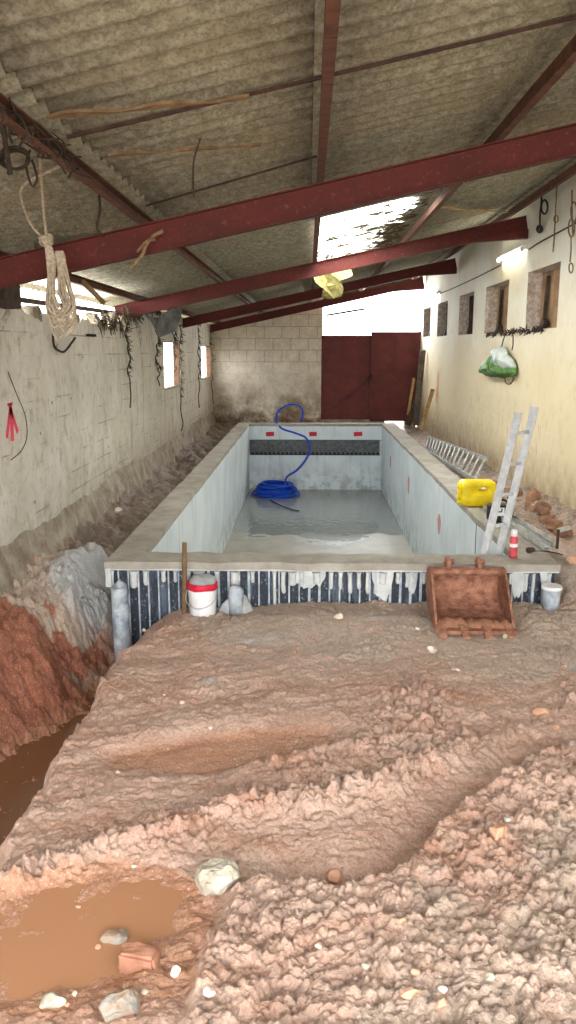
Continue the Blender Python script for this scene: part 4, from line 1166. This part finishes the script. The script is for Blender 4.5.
for k in range(46):
    y = random.uniform(3.0, 4.2); x = -1.2 + random.uniform(-.04, .04); z = roofz(x) - .03 - random.uniform(0, .07)
    L_ = random.uniform(.06, .2)
    b.tube(spline([(x, y, z), (x + random.uniform(-.05, .05), y + L_ * .5, z - .03 + random.uniform(-.02, .03)), (x + random.uniform(-.06, .06), y + L_, z - random.uniform(.0, .09))], 4), random.uniform(.003, .006), 5)
tag(b.build('dry_twigs', M['cord_dark']), 'dark wisps of dry twigs caught on the rusty purlin', 'twigs', kind='stuff')

def cord(name, pts, r, m, lab, cat, grp=None, n=6):
    b = MB(); b.tube(spline(pts, n), r, 6); return tag(b.build(name, m), lab, cat, grp)
cord('strap', [aty(163, 231, 5.38), aty(152, 237, 5.36), aty(145, 247, 5.36), aty(142, 255, 5.36), aty(131, 268, 5.36)], .014, M['rope_brown'], 'frayed brown strap wrapped on the nearest rafter', 'strap', 'strap pieces')
cord('strap', [aty(155, 239, 5.33), aty(146, 242, 5.34), aty(137, 252, 5.33)], .010, M['rope_brown'], 'short loose brown strap end beside the longer frayed strap', 'strap', 'strap pieces')
strip('wooden_stick', aty(82, 281, 5.7), aty(104, 303, 5.9), .02, .03, M['wood_mid'], 'short brown stick angled below the nearest rafter', 'stick')
cord('wire', [rp(-.58, 4.55, .03), aty(194, 160, 4.6), aty(193, 180, 4.6), aty(194, 197, 4.6)], .005, M['cord_dark'], 'thin dark wire hanging from the roof in front of the nearest rafter', 'wire')
cord('wire', [aty(99, 195, 5.0), aty(100, 210, 5.05), aty(97, 228, 5.1), aty(104, 236, 5.1)], .008, M['cord_dark'], 'dark twig like wire hanging left under the purlin', 'wire')
# boards in the gap on top of the left wall
strip('wall_board', Vector((-2.60, -.3, 2.58)), Vector((-2.60, 7.35, 2.58)), .04, .28, M['wood_dark'], 'dark board closing the gap on top of the near left wall', 'board')
strip('gap_rail', Vector((-2.66, 7.3, 2.55)), Vector((-2.66, 11.3, 2.60)), .05, .045, M['wood_dark'], 'thin dark rail running through the bright gap above the left wall', 'rail')
strip('old_batten', aty(35, 246, 6.3), aty(98, 236, 6.6), .05, .04, M['wood_grey'], 'grey old batten lying across under the roof behind the nearest rafter', 'batten')
# loose blocks on the wall top
random.seed(6)
for k, y in enumerate((7.6, 8.9, 9.8, 10.7, 11.5, 12.1)):
    b = MB(); s = random.uniform(.16, .3); b.box((-2.61, y, ltop(y) + .045), (.17, s, .13), (random.uniform(-.1, .1), 0, .1)); bmesh.ops.subdivide_edges(b.bm, edges=b.bm.edges[:], cuts=3, use_grid_fill=True); b.rough(.04, 9, k)
    tag(b.build('rubble_block', M['footing']), 'broken block of rubble lying on top of the left wall', 'rubble', 'rubble on the left wall top')
# flap of sheet
b = MB(); q = [aty(143, 316, 12.0), aty(181, 309, 12.6), aty(178, 325, 12.6), aty(164, 334, 12.3), aty(152, 327, 12.1)]
b.prism(q, (.0, .02, .0)); bmesh.ops.subdivide_edges(b.bm, edges=b.bm.edges[:], cuts=3, use_grid_fill=True); b.rough(.12, 3)
tag(b.build('torn_sheet', M['greycloth']), 'torn grey sheet stuffed under the second rafter at the left wall', 'sheet')

# dry creepers hanging down the left wall
random.seed(17)
crs = [(128, 305, 408, 'dry creeper strand on the left wall, nearest and left of the torn grey sheet'), (158, 330, 386, 'dry creeper strand just left of the first bright wall slot'), (175, 322, 372, 'dry creeper hanging across the top of the first bright slot'),
       (181, 325, 432, 'long dry creeper strand right of the first bright slot'), (199, 322, 408, 'dry creeper strand just left of the farther bright slot'), (211.5, 325, 404, 'farthest dry creeper strand near the back corner')]
for u, v0, v1, lab in crs:
    X = -2.46; b = MB(); n = 14; P = []
    for i in range(n + 1):
        v = v0 + (v1 - v0) * i / n
        Y = atx(u, (v0+v1)/2, X).y
        zt, zb = atx(u, v0, X).z, atx(u, v1, X).z
        P.append(Vector((X + random.uniform(-.03, .03), Y + random.uniform(-.07, .07), zt + (zb - zt) * i / n)))
    b.tube(spline(P, 4), .010, 6)
    for i in range(70):
        p = P[random.randrange(int(n * .75))]; L_ = random.uniform(.05, .16)
        d = Vector((random.uniform(.0, .6), random.uniform(-1, 1), random.uniform(-1.2, .1))).normalized() * L_
        b.tube([p, p + d * .5 + Vector((0, 0, -.02)), p + d], [.007, .005, .004], 5)
    tag(b.build('dry_creeper', M['creeper']), lab, 'creeper', 'dry creepers on the left wall')
b = MB(); random.seed(19)
for i in range(260):
    y = random.uniform(9.6, 13.8); p = Vector((-2.5, y, ltop(y) + random.uniform(-.02, .12))); L_ = random.uniform(.05, .16)
    d = Vector((random.uniform(.0, .5), random.uniform(-1, 1), random.uniform(-1.3, .3))).normalized() * L_
    b.tube([p, p + d * .5, p + d + Vector((0, 0, -.03))], [.008, .006, .004], 5)
tag(b.build('dead_leaves', M['creeper']), 'dead leaves and twigs matted along the top of the left wall', 'dead leaves', kind='stuff')

cord('wire_hook', [atx(53, 330, -2.49), atx(54, 346, -2.48), atx(62, 352, -2.47), atx(67, 349, -2.47), atx(75, 338, -2.47)], .012, M['cord_dark'], 'bent dark wire hook on the left wall below the rope hank', 'hook', n=3)
strip('iron_peg', atx(86, 335, -2.53), aty(95, 335.5, atx(86, 335, -2.53).y - .1), .04, .03, M['black'], 'short black iron peg sticking out of the left wall', 'peg')
cord('thin_cable', [atx(8, 372, -2.51), atx(17, 395, -2.51), atx(25, 415, -2.51), atx(27, 435, -2.51), atx(22, 450, -2.51), atx(11, 460, -2.51)], .004, M['cord_dark'], 'thin cable curving down the left wall beside the red arrow', 'cable')
# yellow scrap hanging under the bright bay
b = MB(); Y = 13.0
out_ = [(313, 271), (320, 266), (336, 270), (350, 268), (353, 273), (346, 279), (344, 287), (339, 294), (331, 296), (323, 295), (321, 286), (316, 280)]
b.prism([aty(u, v, Y + .1 * math.sin(i)) for i, (u, v) in enumerate(out_)], (0, .10, 0)); bmesh.ops.subdivide_edges(b.bm, edges=b.bm.edges[:], cuts=3, use_grid_fill=True); b.rough(.12, 4, 2)
F_ = b.build('foam_scrap', M['foam']); tag(F_, 'ragged pale yellow scrap hanging below the bright roof bay', 'foam scrap')
cord('wire', [rp(.12, 13.0, .05), aty(322, 262, 13.02), aty(328, 272, 13.02)], .01, M['cord_dark'], 'short wire holding the pale yellow scrap', 'wire')

# ------------------------------------------------------------------ right wall fittings
M['lamp'] = None
t = NT('lit_tube'); t.b.inputs['Emission Color'].default_value = (1, .97, .80, 1); t.b.inputs['Emission Strength'].default_value = 26; t.out((.9, .9, .85, 1), .4); M['lamp'] = t.m
for k, (y0, y1, z, lab) in enumerate(((11.3, 12.6, 3.42, 'lit fluorescent tube lamp on the right wall, nearer one'), (18.5, 19.8, 3.33, 'lit fluorescent tube lamp on the right wall, farther one near the gate'))):
    Lm = empty('tube_lamp', (2.9, (y0+y1)/2, z), lab, 'lamp', 'fluorescent lamps on the right wall')
    b = MB(); b.box((2.89, (y0+y1)/2, z + .03), (.055, y1 - y0 + .08, .05)); b.build('housing', M['white_pl'], Lm)
    b = MB(); b.tube([(2.84, y0, z - .005), (2.84, y1, z - .005)], .017, 10); b.build('tube', M['lamp'], Lm)
    for y in (y0 - .02, y1 + .02):
        b = MB(); b.box((2.85, y, z + .005), (.05, .03, .06)); b.build('socket', M['white_pl'], Lm)
cord('wall_cable', [(2.905, 6.5, 3.55), (2.90, 9.0, 3.46), (2.905, 10.6, 3.43), (2.90, 11.1, 3.40)], .009, M['cord_dark'], 'brown cable along the right wall leading to the nearer lamp', 'cable', 'wall cables')
cord('wall_cable', [(2.905, 12.7, 3.36), (2.90, 14.5, 3.33), (2.905, 16.5, 3.32), (2.90, 18.4, 3.32)], .010, M['cord_dark'], 'brown cable along the right wall between the two lamps', 'cable', 'wall cables')
def hang(pts_px, lab, loop=None, r=.009, m=None):
    b = MB(); X = 2.875
    b.tube(spline([atx(u, v, X) for u, v in pts_px], 5), r, 6)
    if loop:
        for (u, v, ru, rv) in loop: b.tube([atx(u + ru * math.cos(a), v + rv * math.sin(a), X - .01) for a in [2*PI*k/18 for k in range(18)]], r, 6, closed=True)
    tag(b.build('hanging_wire', m or M['rope_brown']), lab, 'wire', 'wires hanging on the upper right wall')
hang([(542, 194), (541, 205), (540, 215), (540, 228)], 'dark wire with a loop and weight on the upper right wall', [(544.5, 207, 3.2, 7), (539.5, 229, 2.6, 3.6), (539.5, 229, 1.2, 2)], .012, M['cord_dark'])
hang([(557, 186), (556, 200), (555, 222), (554, 240), (553, 252)], 'long brown twine hanging above the nearest wall opening', [(556, 219, 2, 3.5)], .008)
hang([(572, 190), (572, 215), (573, 235)], 'brown wire with loops at the right edge of view', [(571.5, 228, 3, 9), (574, 212, 3, 10)], .009)
hang([(571, 236), (571, 250), (570, 262)], 'lower brown twine with an end loop near the right edge', [(571, 268, 2, 5)], .008)
# ledge debris under the two near openings
b = MB(); random.seed(14)
for i in range(170):
    y = random.uniform(10.2, 13.4); p = Vector((2.90, y, 2.345 + random.uniform(-.02, .03))); L_ = random.uniform(.03, .09)
    d = Vector((random.uniform(-.4, 0), random.uniform(-1, 1), random.uniform(-.7, .6))).normalized() * L_
    b.tube([p, p + d * .5, p + d], [.010, .008, .005], 5)
tag(b.build('twig_litter', M['cord_dark']), 'dark twigs and litter along the sill of the two near openings', 'twigs', kind='stuff')
# bag
def bag():
    Bg = empty('carrier_bag', atx(500, 378, 2.85), 'green and white bag hanging by its straps from a wall sill', 'bag')
    def pouch(outl, thick, m, nm, yoff=0):
        b = MB(); C0 = Vector((0, 0, 0)); P = [atx(u, v, 2.9) for u, v in outl]
        c = sum(P, Vector()) / len(P); rings = []
        NR = 6
        P = spline(P, 3, True)
        for side in (1,):
            for k in range(NR + 1):
                f = math.cos(k / NR * PI / 2); d = math.sin(k / NR * PI / 2) * thick
                rings.append([b.bm.verts.new((2.885 - d - yoff, c.y + (p.y - c.y) * max(f, .02), c.z + (p.z - c.z) * max(f, .02))) for p in P])
        n = len(P)
        for A_, B_ in zip(rings, rings[1:]):
            for q in range(n): b.bm.faces.new((A_[q], A_[(q+1) % n], B_[(q+1) % n], B_[q]))
        b.bm.faces.new(rings[-1]); b.bm.faces.new(rings[0])
        b.rough(.05, 6, 2); return b.build(nm, m, Bg, smooth=True)
    pouch([(484, 368), (492, 359), (500, 354), (506, 352), (515, 360), (518, 370), (517, 376), (505, 378), (490, 376), (484, 373)], .17, M['green_bag'], 'bag_body')
    pouch([(499, 352), (503, 347), (510, 348), (514, 356), (518, 365), (514, 370), (508, 368), (503, 361)], .16, M['bag_white'], 'white_panel', .03)
    for a in ([(505, 335), (502.5, 343), (501, 351)], [(513, 335), (513, 344), (512, 350)], [(505, 378), (506, 383), (510, 384), (513, 380), (513, 377)]):
        b = MB(); b.tube(spline([atx(u, v, 2.87) for u, v in a], 5), .009, 6); b.build('strap', M['creeper'], Bg)
bag()

# ------------------------------------------------------------------ light
w = bpy.data.worlds.new('World'); bpy.context.scene.world = w; w.use_nodes = True
bg = w.node_tree.nodes['Background']; bg.inputs[0].default_value = (.93, .97, 1, 1); bg.inputs[1].default_value = 7.0
sl = bpy.data.lights.new('overcast_sky_glow', 'SUN'); sl.energy = 5.0; sl.angle = math.radians(75); sl.color = (1, .98, .95)
so = bpy.data.objects.new('overcast_sky_glow', sl); COL.objects.link(so); so.rotation_euler = (math.radians(60), 0, math.radians(-4)); so.location = (0, -5, 6)
def area(name, loc, rot, sx, sy, power, col=(1, 1, 1), portal=False):
    l = bpy.data.lights.new(name, 'AREA'); l.shape = 'RECTANGLE'; l.size = sx; l.size_y = sy; l.energy = power; l.color = col
    o = bpy.data.objects.new(name, l); COL.objects.link(o); o.location = loc; o.rotation_euler = rot
    if portal: l.cycles.is_portal = True
    return o
area('portal_entrance', (0.2, -.72, 1.7), (PI/2, 0, 0), 5.4, 3.9, 1, portal=True)
area('portal_gate_top', (1.6, 21.7, 3.2), (-PI/2, 0, 0), 2.6, 1.3, 1, portal=True)
area('daylight_roof', (.62, 11.4, 3.72), (0, -math.atan(RS), 0), 1.1, 5.9, 620, (.96, .98, 1))
area('daylight_gate', (1.6, 21.75, 3.15), (-PI/2 + .15, 0, 0), 2.5, 1.2, 250, (.96, .98, 1))
area('daylight_gap', (-2.80, 9.1, 2.7), (0, -PI/2 , 0), .3, 3.6, 60, (.96, .98, 1))
area('portal_roof', (.62, 11.4, 3.62), (0, -math.atan(RS), 0), 1.1, 6.0, 1, portal=True)
area('portal_gap', (-2.76, 9.1, 2.62), (0, -PI/2, 0), .4, 3.9, 1, portal=True)

cam = bpy.data.cameras.new('Camera'); co = bpy.data.objects.new('Camera', cam); COL.objects.link(co)
co.location = (0, 0, HC); co.rotation_euler = (PI/2 - PITCH, 0, YAW)
cam.sensor_fit = 'VERTICAL'; cam.sensor_height = 36; cam.lens = 36 * F / 1024; cam.clip_end = 200; cam.clip_start = .05
sc_ = bpy.context.scene; sc_.camera = co
sc_.view_settings.view_transform = 'Standard'; sc_.view_settings.look = 'None'; sc_.view_settings.gamma = 1; sc_.view_settings.use_curve_mapping = False
sc_.view_settings.exposure = 0.12
